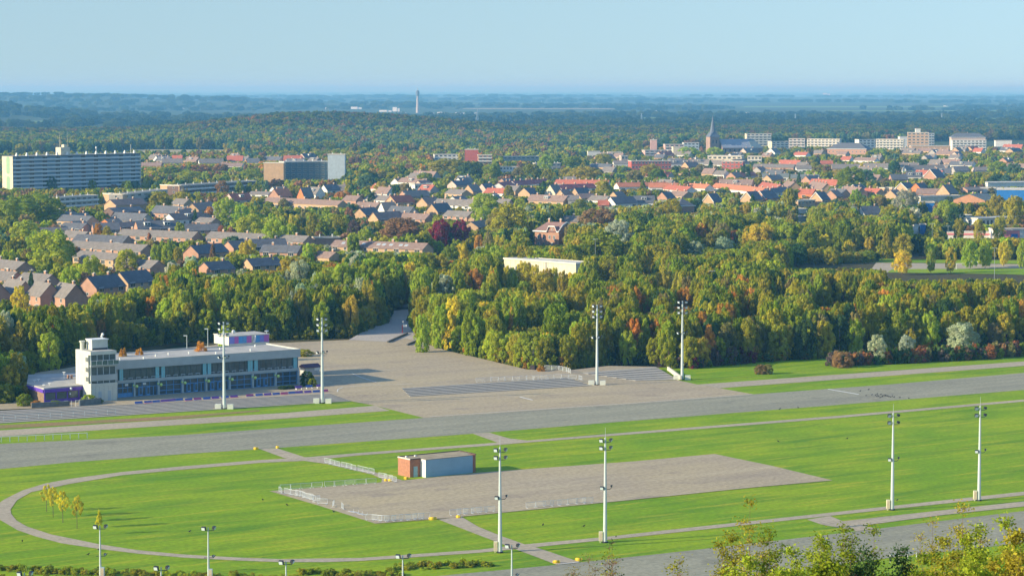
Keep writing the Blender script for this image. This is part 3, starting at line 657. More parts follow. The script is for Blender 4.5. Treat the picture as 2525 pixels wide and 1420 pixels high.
mb = MB(); mb.box((T0 + .2, TV0 + .2, TH), (T1 - .2, TV1 - .2, TH + .05), 1); mb.build('tower_roof', [m_cap, m_rooftop], tw)
mb = MB(); mb.box((-7.3, -.4, TH + .05), (-2.9, 3.0, TH + 2.5), 0); mb.box((-7.45, -.55, TH + 2.5), (-2.7, 3.15, TH + 2.75), 1); mb.box((-7.2, -.45, TH + .05), (-3.0, -.401, TH + .5), 2); mb.build('roof_hut', [m_twr, m_white, m_dark], tw)
mb = MB(); mb.tube((-3.6, 1.0, TH + 2.7), (-3.6, 1.0, TH + 3.5), .08); mb.ball((-3.6, 1.0, TH + 3.8), .38); mb.ball((-3.9, 1.0, TH + 3.3), .3); mb.build('roof_beacon', m_white, tw)
mb = MB(); mb.tube((-8.6, 2.6, TH), (-8.6, 2.6, TH + 2.0), .55, .55, 10); mb.tube((-8.6, 2.6, TH + 2.0), (-8.6, 2.6, TH + 2.3), .8, .75, 10); mb.build('flue', m_twr, tw)
# flat annex with purple front
def abs_prism(name, pts, z0, z1, m, parent):
    mb = MB(); mb.prism([(G(x, y, z1)[0] - parent.location.x, G(x, y, z1)[1] - parent.location.y) for x, y in pts], z0 - parent.location.z, z1 - parent.location.z); return mb.build(name, m, parent)
ax = empty('annex', G(108, 990, PLZ), 0, 'low flat-roofed annex with purple front beside the lookout tower', 'building')
ZR = 5.0
def ploc(x, y, z=ZR): p = G(x, y, z); return Vector((p.x - ax.location.x, p.y - ax.location.y, 0))
A, B_ = ploc(108, 956), ploc(222, 946); Cc, Dd, Ee = ploc(190, 918), ploc(70, 922), ploc(66, 944)
mb = MB(); mb.prism([tuple(v)[:2] for v in (A, B_, Cc, Dd, Ee)], -1.5, ZR - PLZ - .5, 0); mb.build('wall', m_brn, ax)
mb = MB(); mb.prism([tuple(v)[:2] for v in (A, B_, Cc, Dd, Ee)], ZR - PLZ - .5, ZR - PLZ - .1, 0); mb.build('roof', m_rooftop, ax)
def wallrun(mbx, p, q, z0, z1, off, th_, mi=0):
    d = (q - p).normalized(); n = Vector((d.y, -d.x, 0)); a, b, c, e = p + n * off, q + n * off, q + n * (off + th_), p + n * (off + th_)
    mbx.prism([tuple(v)[:2] for v in (a, b, c, e)], z0, z1, mi)
mb = MB(); wallrun(mb, A, B_, 2.75, 3.6, .01, .25); wallrun(mb, Ee, A, 2.75, 3.6, .01, .25); mb.build('purple_fascia', m_pur, ax)
mb = MB(); wallrun(mb, A, B_, -.5, .9, .01, .12); dv = (B_ - A)
for k in range(5): q = A + dv * (k / 4.0) * .98; wallrun(mb, q, q + dv.normalized() * .35, .9, 2.75, .01, .12)
mb.build('purple_front', m_pur, ax)
for k in range(4): mb = MB(); q = A + dv * ((k + .12) / 4.0); wallrun(mb, q, q + dv * .2, 1.0, 2.6, .02, .05, 0); mb.build('window', m_dglass, ax)
for t_, z_ in ((.56, 3.3), (.54, 2.0)):
    q = A + dv * t_; n = Vector((dv.y, -dv.x, 0)).normalized() * .5; mb = MB(); mb.ball((q.x + n.x, q.y + n.y, z_), .34 if z_ > 3 else .22, nu=12, nv=8); mb.build('globe_lamp', m_globew, ax, smooth=True)
for (x, y, h_) in ((158, 927, 2.2), (85, 934, .8), (108, 944, .7), (122, 942, .9), (95, 932, .9)):
    q = ploc(x, y + 6); mb = MB(); mb.tube((q.x, q.y, 3.3), (q.x, q.y, 3.4 + h_), .13, .13, 6); mb.box((q.x - .35, q.y - .2, 3.4 + h_), (q.x + .35, q.y + .2, 3.6 + h_)); mb.build('roof_vent', m_white, ax)
for dx in (0, .9): q = ploc(168, 932); mb = MB(); mb.tube((q.x + dx, q.y, 3.4), (q.x + dx, q.y, 4.9), .3, .3, 8); mb.build('roof_duct', m_chim, ax)
mb = MB(); q = ploc(110, 947); mb.box((q.x - 3, q.y, 3.4), (q.x + 1.5, q.y + .5, 3.8)); mb.build('roof_duct', m_cap, ax)
# low retaining wall with planting in front of the annex, gate and sign
def wall_px(name, a, b, h, t_, m, label, cat='wall', z=PLZ, z0=-.5):
    p, q = G(a[0], a[1], z), G(b[0], b[1], z); th_ = math.atan2(q.y - p.y, q.x - p.x); mb = MB(); mb.box((0, 0, z0), ((q - p).length, t_, h)); o = mb.build(name, m, None, loc=p, rz=th_); tag(o, label, cat); return o
m_wall = mat('dark_concrete', (.15, .16, .15), .9, .25, .8)
wall_px('retaining_wall', (78, 1006), (172, 1001), 1.3, .4, m_wall, 'dark planted retaining wall below the purple annex')
wall_px('retaining_wall', (196, 1001), (250, 995), 1.5, .4, m_wall, 'dark planter wall at the foot of the lookout tower')
wall_px('sign', (158, 998.5), (168, 998), 1.1, .1, m_white, 'small white notice board on the dark retaining wall', 'sign', z0=.35)
gt_ = empty('gate', G(176, 1002.5, PLZ), th, 'white metal gate between the two dark planter walls', 'gate')
for u in (0, 1.2, 2.3): mb = MB(); mb.tube((u, 0, -.2), (u, 0, 1.6), .05); mb.build('gate_post', m_white, gt_)
mb = MB(); mb.box((1.2, -.03, 1.45), (2.3, .03, 1.55)); mb.box((1.2, -.03, .1), (2.3, .03, .18)); mb.build('gate_leaf', m_white, gt_)
# ------------------------------------------------------------------ terraces of steps
m_riser = mat('step_riser', (.26, .24, .21), .9, .15); m_tread = mat('step_tread', (.36, .33, .28), .9, .12, .8)
def terrace(lab, TL, TR, BL, BR, n, ext=None):
    """TL, TR: pixels of the top edge ends (upper level); BL, BR: bottom edge ends (lower level)"""
    tl, tr = G(*TL, PLZ), G(*TR, PLZ); bl, br = G(*BL, 0), G(*BR, 0); mb = MB(); rz_ = PLZ / n
    P = lambda a, b, t_: a + (b - a) * t_
    for k in range(n):
        z = rz_ * (k + 1); s0, s1 = k / n, (k + 1) / n
        a, b, c, d = P(bl, tl, s0), P(br, tr, s0), P(br, tr, s1), P(bl, tl, s1)
        for v in (a, b, c, d): v.z = 0
        ztop = Vector((0, 0, z + .012)); zb = Vector((0, 0, z - rz_ + (.012 if k else -.3)))
        nose = (c - b).normalized() * (-.0)
        mb.add([a + ztop, b + ztop, c + ztop, d + ztop], [(0, 1, 2, 3)], 1)
        mb.add([a + zb, b + zb, b + ztop, a + ztop], [(0, 1, 2, 3)], 0)
        mb.add([b + zb, c + zb, c + ztop, b + ztop], [(0, 1, 2, 3)], 1); mb.add([d + zb, a + zb, a + ztop, d + ztop], [(0, 1, 2, 3)], 1)
    o = mb.build('terrace_steps', [m_riser, m_tread]); tag(o, lab, 'steps'); return o
terrace('long flight of dark shallow steps below the clubhouse', (-300, 1028), (811, 970), (-300, 1063), (865, 989), 8)
terrace('flight of shallow steps with crowd barriers along its upper edge', (989, 957), (1397, 931), (1011, 978), (1458, 951), 6)
terrace('slanting flight of steps between two floodlight masts', (1428, 919), (1616, 904), (1567, 939), (1672, 936.5), 6)
wall_px('retaining_wall', (1645, 908), (1676, 931), .5, .5, m_cap, 'pale low kerb wall closing the slanting steps', z=.8)
# ------------------------------------------------------------------ coloured benches on the steps
m_bb, m_bp, m_bv = mat('bench_blue', (.05, .13, .42), .5, .15), mat('bench_pink', (.52, .07, .22), .5, .15), mat('bench_violet', (.20, .07, .36), .5, .15)
def bench(x, y, cs, cb, lab, z=PLZ - .35, w=2.15):
    p = G(x, y, z); t = empty('bench', p, th, lab, 'bench', 'coloured benches on the clubhouse steps')
    mb = MB(); mb.box((-w / 2, -.3, .40), (w / 2, .12, .47)); mb.build('seat', cs, t)
    mb = MB(); mb.add([(-w / 2, .12, .5), (w / 2, .12, .5), (w / 2, .28, .95), (-w / 2, .28, .95), (-w / 2, .16, .5), (w / 2, .16, .5), (w / 2, .33, .95), (-w / 2, .33, .95)], [(0, 1, 2, 3), (7, 6, 5, 4), (0, 4, 5, 1), (1, 5, 6, 2), (2, 6, 7, 3), (3, 7, 4, 0)]); mb.build('backrest', cb, t)
    for s in (-1, 1): mb = MB(); mb.box((s * w * .42 - .04, -.25, -.1), (s * w * .42 + .04, .2, .40)); mb.build('leg', m_white, t)
bx = [(343, 998.5), (366, 997), (386, 995.5), (406, 994), (424, 992.5), (443, 991.2), (466, 991), (488, 989.6), (511, 988), (532, 986.4), (556, 985), (578, 983.4), (617, 980.8), (640, 979.4), (661, 978), (682, 976.8), (702, 975.6), (721, 974), (739, 972.8), (760, 971.8), (781, 970.6), (801, 969)]
cyc = [(m_bb, m_bb), (m_bp, m_bb), (m_bb, m_bb), (m_bv, m_bv), (m_bb, m_bv), (m_bb, m_bb), (m_bp, m_bb), (m_bb, m_bp), (m_bb, m_bb), (m_bv, m_bv), (m_bb, m_bb), (m_bp, m_bv), (m_bb, m_bp), (m_bb, m_bb), (m_bv, m_bv), (m_bb, m_bb), (m_bp, m_bp), (m_bb, m_bb), (m_bb, m_bv), (m_bv, m_bv), (m_bb, m_bb), (m_bp, m_bp)]
ordn = ['first', 'second', 'third', 'fourth', 'fifth', 'sixth', 'seventh', 'eighth', 'ninth', 'tenth', 'eleventh', 'twelfth']
nmc = {m_bb.name: 'blue', m_bp.name: 'pink', m_bv.name: 'violet'}
for i, ((x, y), (cs, cb)) in enumerate(zip(bx, cyc)):
    run, k = ('longer', i) if i < 12 else ('shorter', i - 12)
    bench(x, y, cs, cb, f'{nmc[cs.name]}-seated bench, {ordn[k]} from the tower end of the {run} bench row')
for x, y, c_ in ((737, 960, m_bv), (763, 958, m_bb), (789, 956.5, m_bv)):
    bench(x, y, c_, c_, {737: 'violet bench beside the round bush at the clubhouse corner', 763: 'blue bench between two violet benches by the corner bush', 789: 'violet bench next to the floodlight mast by the corner bush'}[x], z=PLZ, w=2.0)
# ------------------------------------------------------------------ floodlight masts
m_pole = mat('galvanised_pole', (.50, .56, .56), .45, .06, .5); m_lamp = mat('lamp_glass', (.62, .70, .74), .15, .08); m_cab = mat('cream_cabinet', (.66, .60, .42), .7, .12); m_block = mat('pale_block', (.60, .62, .54), .85, .1, 1)
def head_mesh():
    mb = MB(); mb.box((-.36, -.2, -.30), (.36, .24, .30), 0); mb.box((-.31, -.235, -.26), (.31, -.201, .26), 1); mb.box((-.2, .24, -.2), (.2, .38, .2), 0); return mb.mesh('floodlight', [m_dark, m_lamp])
HEAD = head_mesh()
def head(parent, x, y, z, rz, tilt=.5, s=1):
    o = link('floodlight', HEAD, parent, (x, y, z)); o.rotation_euler = (tilt, 0, rz); o.scale = (s, s, s)
def mast(x, y, top, h, kind, lab, az=0):
    p = G(x, y, 0); t = empty('floodlight_mast', p, 0, lab, 'floodlight mast', 'floodlight masts around the track')
    mb = MB(); mb.tube((0, 0, 0), (0, 0, h - .2), {'A': .42, 'B': .38, 'C': .2}[kind], {'A': .2, 'B': .15, 'C': .09}[kind], 10); mb.build('pole', m_pole, t, smooth=False)
    mb = MB(); mb.tube((0, 0, -.2), (0, 0, .25), .55, .55, 8); mb.build('base_plate', m_dark, t)
    if kind == 'A':
        for r_ in range(3):
            z = h - .5 - r_ * 1.45; mb = MB(); mb.box((-1.15, -.06, z - .5), (1.15, .06, z - .38)); mb.build('crossarm', m_dark, t)
            for s in (-1, 1): head(t, s * 1.0, -.15, z, az + s * .5 + (r_ - 1) * .2, .45)
        z = h * .575; mb = MB(); mb.box((-1.3, -.07, z), (1.3, .07, z + .14)); mb.build('crossarm', m_dark, t)
        head(t, -1.2, -.2, z + .35, -.9 + az, .5, .9); head(t, .3, -.35, z + .4, .2, .5, .9); head(t, 1.3, .1, z + .6, 1.6, .2, .7)
        for s in (-1, 1):
            mb = MB(); mb.box((s * 1.55 - .75, -.55, -.1), (s * 1.55 + .75, .55, 1.25)); mb.build('ballast_block', m_block, t)
    else:
        n = 2 if kind == 'B' else 1
        for r_ in range(n):
            z = h - .7 - r_ * 1.35 if kind == 'B' else h - .35; mb = MB(); mb.box((-.75, -.05, z - .38), (.95, .05, z - .28)); mb.build('crossarm', m_dark, t)
            head(t, -.72, -.1, z, -.35 + az, .35, .95); head(t, 1.0, .0, z + .1, 1.2 + az, .35, .85)
        z = h * (.5 if kind == 'B' else .42); mb = MB(); mb.box((-.7, -.05, z), (.85, .05, z + .09)); mb.tube((.8, 0, z + .05), (1.2, .0, z + .5), .05); mb.build('crossarm', m_dark, t)
        if kind == 'B': head(t, -.6, -.15, z + .3, -.3, .4, .9); head(t, 1.15, 0, z + .65, 1.4, .1, .6)
        else: head(t, .8, 0, z + .35, 1.0, .2, .55)
        if kind == 'B': mb = MB(); mb.tube((0, 0, h - .2), (0, 0, h + 1.6), .035, .02, 5); mb.build('antenna', m_pole, t)
        mb = MB(); cx_ = -.75 if kind == 'B' else .35; mb.box((cx_ - .35, -.35, .3), (cx_ + .3, .3, 2.0)); mb.box((cx_ - .28, -.36, .45), (cx_ + .22, -.352, 1.85), 1); mb.box((cx_ - .2, -.2, -.1), (cx_ - .05, .1, .3)); mb.build('cabinet', [m_cab if kind == 'B' else m_pole, mat('cabinet_door', (.62, .5, .36), .7, .15)], t)
mast(553, 1008, 0, 22.1, 'A', 'tall floodlight mast in front of the clubhouse, with pale blocks at its foot')
mast(795, 994, 0, 22.1, 'A', 'tall floodlight mast just past the corner of the clubhouse steps')
mast(1472, 949, 0, 22.0, 'A', 'tall floodlight mast at the end of the barrier-topped steps')
mast(1682, 936, 0, 22.0, 'A', 'tall floodlight mast between the slanting steps and the grass')
mast(1233, 1362, 0, 18.6, 'B', 'floodlight mast with cream cabinet where the sandy paths cross')
mast(1492, 1337, 0, 18.9, 'B', 'floodlight mast with cream cabinet below the middle of the event ground')
mast(2200, 1257, 0, 18.8, 'B', 'floodlight mast with cream cabinet beside the forking paths', .6)
mast(2414, 1234, 0, 18.8, 'B', 'floodlight mast with cream cabinet nearest the frame edge by the far homestretch', .6)
for x, y, lab in ((246, 1293, 'low twin-headed floodlight post in front of the small yellow tree'), (513, 1297, 'low twin-headed floodlight post crossing the curved path, without a tree'),
                  (60, 1408, 'low twin-headed floodlight whose lamp heads peek in at the picture corner'), (397, 1394, 'low twin-headed floodlight post above the dark shrub strip, second along'),
                  (705, 1380, 'low twin-headed floodlight post just under the bottom of the curved path'), (993, 1365, 'low twin-headed floodlight post overlapping the curved path near the shrub clump'), (1262, 1340, 'low twin-headed floodlight post beside the path crossing and big mast')):
    hh = 9.0; p = G(x, y, hh); q = PX((p.x, p.y, 0)); mast(q[0], q[1], 0, hh, 'C', lab)
# ------------------------------------------------------------------ brick equipment building by the event ground
b0, bth, BL_ = frame2((1050, 1177), (1165.7, 1165))
bh = 3.75; eq = empty('equipment_building', b0, bth, 'flat-roofed brick store with a pale blue panel front beside the event ground', 'building')
m_bluep = mat('grey_blue_panel', (.27, .42, .50), .6, .06, .4); m_rust = mat('rust_brick', (.36, .165, .10), .9, .15, 2)
mb = MB(); mb.box((-2.6, 2.0, -.4), (BL_ + 1.0, 6.6, bh - .05)); mb.box((BL_ + .004, .35, -.4), (BL_ + .98, 1.998, bh - .05)); mb.build('wall', m_rust, eq)
mb = MB(); mb.box((0, 0, -.3), (BL_, 1.99, bh - .15)); mb.build('blue_panel', m_bluep, eq)
mb = MB(); mb.box((-.03, .05, -.3), (-.004, 1.98, bh - .1)); mb.build('white_side', m_white, eq)
mb = MB(); mb.box((-2.5, 2.1, bh - .05), (BL_ + .9, 6.5, bh + .0), 0); mb.box((.05, .08, bh - .14), (BL_ - .05, 2.09, bh - .02), 0)
rr = mb.build('roof', mat('roof_gravel', (.36, .29, .19), .95, .2, .6), eq)
mb = MB(); mb.box((-2.72, 1.9, bh - .1), (-2.5, 6.7, bh + .12), 0); mb.box((-2.72, 6.5, bh - .05), (BL_ + 1.1, 6.7, bh + .14), 1); mb.box((BL_ + .9, .3, bh - .05), (BL_ + 1.1, 6.5, bh + .14), 1); mb.box((-2.5, 1.88, bh - .1), (-.05, 2.1, bh + .1), 1)
mb.build('roof_edge', [m_cap, mat('dark_coping', (.09, .06, .055), .8, .1)], rr)
mb = MB(); mb.box((-1.75, 1.93, -.2), (-.75, 1.985, 2.2)); dr = mb.build('door', m_bluep, eq); mb = MB(); mb.box((-.9, 1.88, 1.0), (-.85, 1.93, 1.15)); mb.build('handle', m_dark, dr)
for u in (-1.6, 0.6): mb = MB(); mb.box((u, 5.0, bh), (u + .35, 5.4, bh + .25)); mb.build('roof_vent', m_white, rr)
mb = MB(); mb.box((1.5, -.012, 1.0), (8.5, -.003, 1.04)); mb.box((4.2, -.012, .3), (4.25, -.003, 2.1)); mb.build('panel_joints', mat('joint', (.2, .33, .42), .7, .1), eq)
# ------------------------------------------------------------------ crowd barriers, rails, blocks, birds, small things
m_bar = mat('galvanised_tube', (.62, .66, .68), .4, .05)
def barrier_mesh(w=2.2, h=1.1):
    mb = MB(); r = .03
    for a, b in (((-w / 2, 0, .2), (-w / 2, 0, h)), ((w / 2, 0, .2), (w / 2, 0, h)), ((-w / 2, 0, h), (w / 2, 0, h)), ((-w / 2, 0, .2), (w / 2, 0, .2))): mb.tube(a, b, r, n=5)
    return mb.mesh('frame', m_bar)
def infill_mesh(w=2.2, h=1.1):
    mb = MB()
    for i in range(1, 16): x = -w / 2 + w * i / 16; mb.tube((x, 0, .2), (x, 0, h), .010, n=4, cap=False)
    return mb.mesh('infill_bars', m_bar)
def foot_mesh():
    mb = MB(); mb.tube((0, -.4, .03), (0, .4, .03), .03, n=5); mb.tube((0, 0, .03), (0, 0, .22), .03, n=5); return mb.mesh('foot', m_bar)
BF, BI, BFT = barrier_mesh(), infill_mesh(), foot_mesh()
def barrier(p, rz, desc, flatlay=False):
    t = empty('crowd_barrier', p, rz)
    link('frame', BF, t); link('infill_bars', BI, t)
    for s in (-1, 1): link('foot', BFT, t, (s * .85, 0, 0))
    if flatlay: t.rotation_euler = (R(86), 0, rz)
    auto(t, desc, 'crowd barrier', 'crowd barriers', Vector((p[0], p[1], p[2] + .5)))
def barrier_row(a, b, n, desc, z=0.0, jit_=.03, flatlay=False, gap=1.0):
    p, q = G(a[0], a[1], z), G(b[0], b[1], z); L = (q - p).length; rz = math.atan2(q.y - p.y, q.x - p.x)
    for i in range(n):
        c = p + (q - p) * ((i + .5) / n); c.x += random.uniform(-.2, .2); c.y += random.uniform(-.3, .3)
        barrier((c.x, c.y, z + .09), rz + random.uniform(-jit_, jit_) * 3, desc, flatlay)
barrier_row((801, 1142), (922, 1170), 9, 'crowd barrier on the sandy link path')
barrier_row((936, 1178), (978, 1190), 3, 'crowd barrier by the paired yellow blocks', jit_=.15)
barrier_row((686, 1214), (730, 1224), 3, 'crowd barrier at the tip of the event ground', jit_=.1)
barrier_row((730, 1222), (776, 1236), 5, 'crowd barrier in the overlapping cluster', jit_=.15)
barrier_row((776, 1234), (804, 1246), 2, 'twisted crowd barrier past the cluster', jit_=.5)
barrier_row((815, 1246), (852, 1258), 2, 'lone crowd barrier on tan asphalt', jit_=.9)
barrier_row((868, 1260), (908, 1270), 2, 'crowd barrier lying flat on tan asphalt', flatlay=True)
barrier_row((908, 1283), (955, 1286), 3, 'crowd barrier at the event ground corner', jit_=.1)
barrier_row((955, 1286), (1055, 1279), 6, 'crowd barrier before the longest yellow block')
barrier_row((690, 1209), (930, 1192), 9, 'crowd barrier along the upper event ground edge', jit_=.05)
barrier_row((1112, 1271), (1215, 1262), 6, 'crowd barrier past the path mouth')
barrier_row((1300, 1253), (1460, 1240), 8, 'crowd barrier between the two masts')
barrier_row((1175, 942.5), (1400, 932), 13, 'crowd barrier on the top step', z=PLZ, jit_=.1)
barrier_row((1400, 934), (1440, 938), 2, 'crowd barrier above the small ramp', z=1.2, jit_=.3)
def railing(name, pts, h, sp, label, rails=(1.0,), m=None, r=.05, cat='railing', z=0.0):
    m = m or m_white; P = [G(x, y, z) for x, y in pts]; t = empty(name, P[0], 0, label, cat)
    for a, b in zip(P, P[1:]):
        L = (b - a).length; n = max(1, round(L / sp))
        for i in range(n + (1 if b is P[-1] else 0)):
            q = a + (b - a) * (i / n) - P[0]; mb = MB(); mb.tube((q.x, q.y, -.1), (q.x, q.y, h), r, n=6); mb.build('post', m, t)
        mb = MB()
        for f in rails: u = a - P[0]; v = b - P[0]; mb.tube((u.x, u.y, h * f), (v.x, v.y, h * f), r * .9, n=5)
        mb.build('rail', m, t)
railing('track_rail', [(-40, 1092), (215, 1080)], 1.25, 1.95, 'white running rail on posts at the edge of the grey track', r=.09, cat='rail fence')
railing('railing', [(-20, 1041), (265, 1024), (285, 1023)], 1.5, 3.0, 'thin grey railing at the foot of the clubhouse steps', (1.0, .5), m_pole)
railing('railing', [(1343, 912), (1378, 913.5), (1397, 917), (1407, 921)], 1.3, 2.4, 'pale curved railing at the wood edge above the plaza', (1.0, .75, .5, .25), m_bar, z=PLZ)
railing('railing', [(2195, 1385), (2260, 1378)], 1.3, 2.0, 'short white rail showing between the nearest shrubs', r=.07, cat='rail fence')
m_yel = mat('yellow_block_paint', (.72, .50, .03), .6, .12, 2)
for x, y, w_, lab in ((631, 1108, 1.1, 'yellow block where the link path meets the grey track, track-side of the path'), (684, 1105, .7, 'small round-ended yellow block across the path mouth from its twin at the grey track'), (951, 1186, .7, 'yellow block at the barrier junction, outer one of the pair'), (962, 1186.5, .8, 'yellow block at the barrier junction, inner one of the pair'),
                      (1002, 1181.5, 1.0, 'yellow block beside the brick equipment building'), (1067, 1281, 1.5, 'longest yellow block, at the path mouth below the event ground'), (1130, 1276.5, .8, 'yellow block on the grass corner opposite the longest block'), (1372, 1388, 1.2, 'yellow block at the homestretch end of the link path, uphill one'), (1427, 1382, 1.2, 'yellow block at the homestretch end of the link path, nearer the bare shrub')):
    p = G(x, y, 0); mb = MB(); n = 10; L = w_
    mb.tube((-L / 2 + .12, 0, .27), (L / 2 - .12, 0, .27), .27, .27, 12); mb.tube((-L / 2, 0, .27), (-L / 2 + .12, 0, .27), .2, .27, 12); mb.tube((L / 2 - .12, 0, .27), (L / 2, 0, .27), .27, .2, 12); mb.box((-L / 2 + .1, -.25, 0), (L / 2 - .1, .25, .12))
    tag(mb.build('yellow_barrier_block', m_yel, None, True, p, random.choice((0, .2, -.2))), lab, 'barrier block', 'yellow barrier blocks')
# birds
m_bird = mat('black_feathers', (.02, .02, .025), .7, .2, 20)
def bird_mesh():
    bm = MB(); prof_ = [(-.24, .02, .20), (-.16, .05, .20), (-.08, .10, .21), (.02, .12, .23), (.10, .10, .27), (.15, .065, .33), (.19, .062, .37), (.235, .04, .375), (.29, .008, .365)]
    n = 8; V = []; F = []
    for x, r_, z in prof_: V += [(x, r_ * math.cos(2 * math.pi * i / n), z + r_ * math.sin(2 * math.pi * i / n)) for i in range(n)]
    for k in range(len(prof_) - 1): F += [(k * n + i, k * n + (i + 1) % n, (k + 1) * n + (i + 1) % n, (k + 1) * n + i) for i in range(n)]
    F += [tuple(range(n))[::-1], tuple(range(len(V) - n, len(V)))]; bm.add(V, F)
    bm.add([(-.22, -.04, .2), (-.22, .04, .2), (-.46, .06, .15), (-.46, -.06, .15), (-.22, -.04, .18), (-.22, .04, .18), (-.46, .06, .135), (-.46, -.06, .135)], [(0, 1, 2, 3), (7, 6, 5, 4), (0, 4, 5, 1), (2, 6, 7, 3), (1, 5, 6, 2), (3, 7, 4, 0)])
    for s in (-1, 1):
        bm.tube((.0, s * .04, .14), (.02, s * .045, .0), .012, .009, 5); bm.tube((.02, s * .045, .008), (.09, s * .045, .008), .008, .006, 4)
        bm.add([(.1, s * .11, .25), (-.05, s * .135, .25), (-.32, s * .06, .18), (-.05, s * .12, .15)], [(0, 1, 2, 3)])
    return bm.mesh('bird', m_bird)
BM = bird_mesh()
bl = [(2121.5, 965.5), (2135.5, 977), (2150, 975), (2159, 976), (2162, 979), (2166, 978), (2170, 982), (2172, 974), (2177, 978), (2182, 977), (2184, 976.5), (2188, 977.5), (2191, 979.5), (2195, 980), (2200, 978), (2205, 980.5), (2219, 981.5), (2241, 983.5), (2163, 973), (2175, 980)]
for i, (x, y) in enumerate(bl):
    o = link('bird', BM, None, G(x, y, .02), random.uniform(0, 6.28)); o.scale = (1.1,) * 3; auto(o, 'small black bird standing in the flock on the grey track', 'bird', 'flock of black birds on the grey track')
for x, y in ((648, 1234), (708, 1247), (823, 1263.5), (55, 1336), (243, 1357), (218, 1368.5), (1339, 1296), (1440, 1299), (2142, 962), (1919, 1090), (2089, 1083), (2212, 1235), (1923, 1010), (1968, 1006.5), (468, 1312)):
    o = link('bird', BM, None, G(x, y, .02), random.uniform(0, 6.28)); o.scale = (1.15,) * 3; auto(o, 'lone black bird on the grass', 'bird', 'scattered black birds on the grass')
# cars
def car(p, rz, col, desc, s=1):
    t = empty('parked_car', p, rz); mb = MB(); pr = [(-2.1, .35), (-2.1, .75), (-1.95, .92), (-1.3, 1.0), (-.75, 1.42), (.75, 1.45), (1.35, 1.02), (2.0, .86), (2.12, .6), (2.12, .35)]
    V = [(x, -.85, z) for x, z in pr] + [(x, .85, z) for x, z in pr]; n = len(pr)
    mb.add(V, [tuple(range(n)), tuple(range(n, 2 * n))[::-1]] + [(i, n + i, n + (i + 1) % n, (i + 1) % n) for i in range(n)]); mb.build('body', mat('car_' + col[0], col[1], .35, .05, 1, 0, .5), t)
    mb = MB()
    for y in (-.856, .851): mb.box((-.95, y, 1.0), (-.05, y + .005, 1.36)); mb.box((.05, y, 1.0), (1.0, y + .005, 1.36))
    mb.add([(-1.28, -.75, 1.02), (-.8, -.7, 1.40), (-.8, .7, 1.40), (-1.28, .75, 1.02)], [(3, 2, 1, 0)]); mb.add([(1.33, -.75, 1.05), (.8, -.7, 1.45), (.8, .7, 1.45), (1.33, .75, 1.05)], [(0, 1, 2, 3)]); mb.build('windows', m_dglass, t)
    for x in (-1.3, 1.3):
        for y in (-.86, .68): mb = MB(); mb.tube((x, y, .32), (x, y + .2, .32), .32, n=12); mb.build('wheel', m_dark, t)
    auto(t, desc, 'car', 'parked cars', Vector(p))
CC = {'w': ('white', (.7, .7, .7)), 'r': ('red', (.5, .04, .03)), 'b': ('blue', (.04, .10, .30)), 'k': ('black', (.03, .03, .035)), 's': ('silver', (.42, .44, .45)), 't': ('teal', (.08, .22, .26))}
car(G(948, 781, 0), 1.1, CC['t'], 'dusty teal car parked beside the access road at the wood edge')
car(G(2402, 651, 0), .1, CC['w'], 'white car on the parking road beside the playing field')
for i, (x, c_) in enumerate(((2318, 'w'), (2336, 's'), (2352, 'r'), (2372, 'k'), (2392, 'w'), (2412, 'r'), (2432, 'b'), (2455, 'r'), (2476, 'k'), (2498, 's'))):
    car(G(x, 596 + (i % 2), 0), .2 + i * .1, CC[c_], f'{CC[c_][0]} car parked in front of the pink-striped shop canopy')
# red post, white box and lamp at the road mouth
p = G(992, 821, .9); t = empty('sign_post', p, 0, 'red post with a white box sign at the mouth of the access road', 'sign'); mb = MB(); mb.box((-.15, -.15, -.5), (.15, .15, 2.6)); mb.build('post', mat('red_paint', (.5, .04, .05), .5, .1), t)
mb = MB(); mb.box((.2, -.3, 2.0), (1.5, .3, 2.75)); mb.build('sign_box', m_white, t); mb = MB(); mb.tube((.3, 0, 2.75), (.35, 0, 3.6), .04, n=5); mb.ball((.35, 0, 3.7), .25); mb.build('lamp', m_white, t)
wall_px('retaining_wall', (958, 845), (1006, 824), .55, .5, mat('dark_grey_wall', (.13, .13, .12), .9, .2), 'dark wedge-shaped retaining wall along the access ramp')  # dark grey wall colour, shared by both road-side walls
wall_px('retaining_wall', (1006, 852), (1044, 836), .55, .5, MATS['dark_grey_wall'], 'short dark retaining wall at the foot of the tree-lined bank')
wall_px('utility_box', (1037, 852), (1044, 852), 1.0, .6, m_white, 'small white utility box beside the short retaining wall', 'utility box')
wall_px('utility_box', (1307, 911), (1318, 912), 1.2, 1.2, mat('black_box', (.03, .02, .02), .8, .1), 'small black bin at the wood edge by the curved railing', 'bin')
# stall with a dark canopy at the corner of the clubhouse
p = G(752, 926, PLZ); t = empty('stall', p, th, 'market stall with dark striped awning behind the round bush', 'stall'); mb = MB(); mb.box((0, 0, 0), (4.6, 2.6, 2.2)); mb.build('stall_body', mat('grey_canvas', (.42, .42, .40), .9, .1), t)
mb = MB(); mb.add([(-.3, -.5, 2.3), (5, -.5, 2.3), (5, 1.4, 3.1), (-.3, 1.4, 3.1), (-.3, 3, 2.3), (5, 3, 2.3), (-.3, -.5, 2.15), (5, -.5, 2.15), (5, 3, 2.15), (-.3, 3, 2.15)], [(0, 1, 2, 3), (3, 2, 5, 4), (6, 9, 8, 7), (0, 6, 7, 1), (4, 5, 8, 9), (0, 3, 4, 9, 6), (1, 7, 8, 5, 2)]); mb.build('awning', mat('awning_cloth', (.10, .05, .09), .8, .2), t)
mb = MB(); mb.box((3, -.1, 1.3), (4.8, -.02, 2.1)); mb.build('side_sheet', m_white, t)
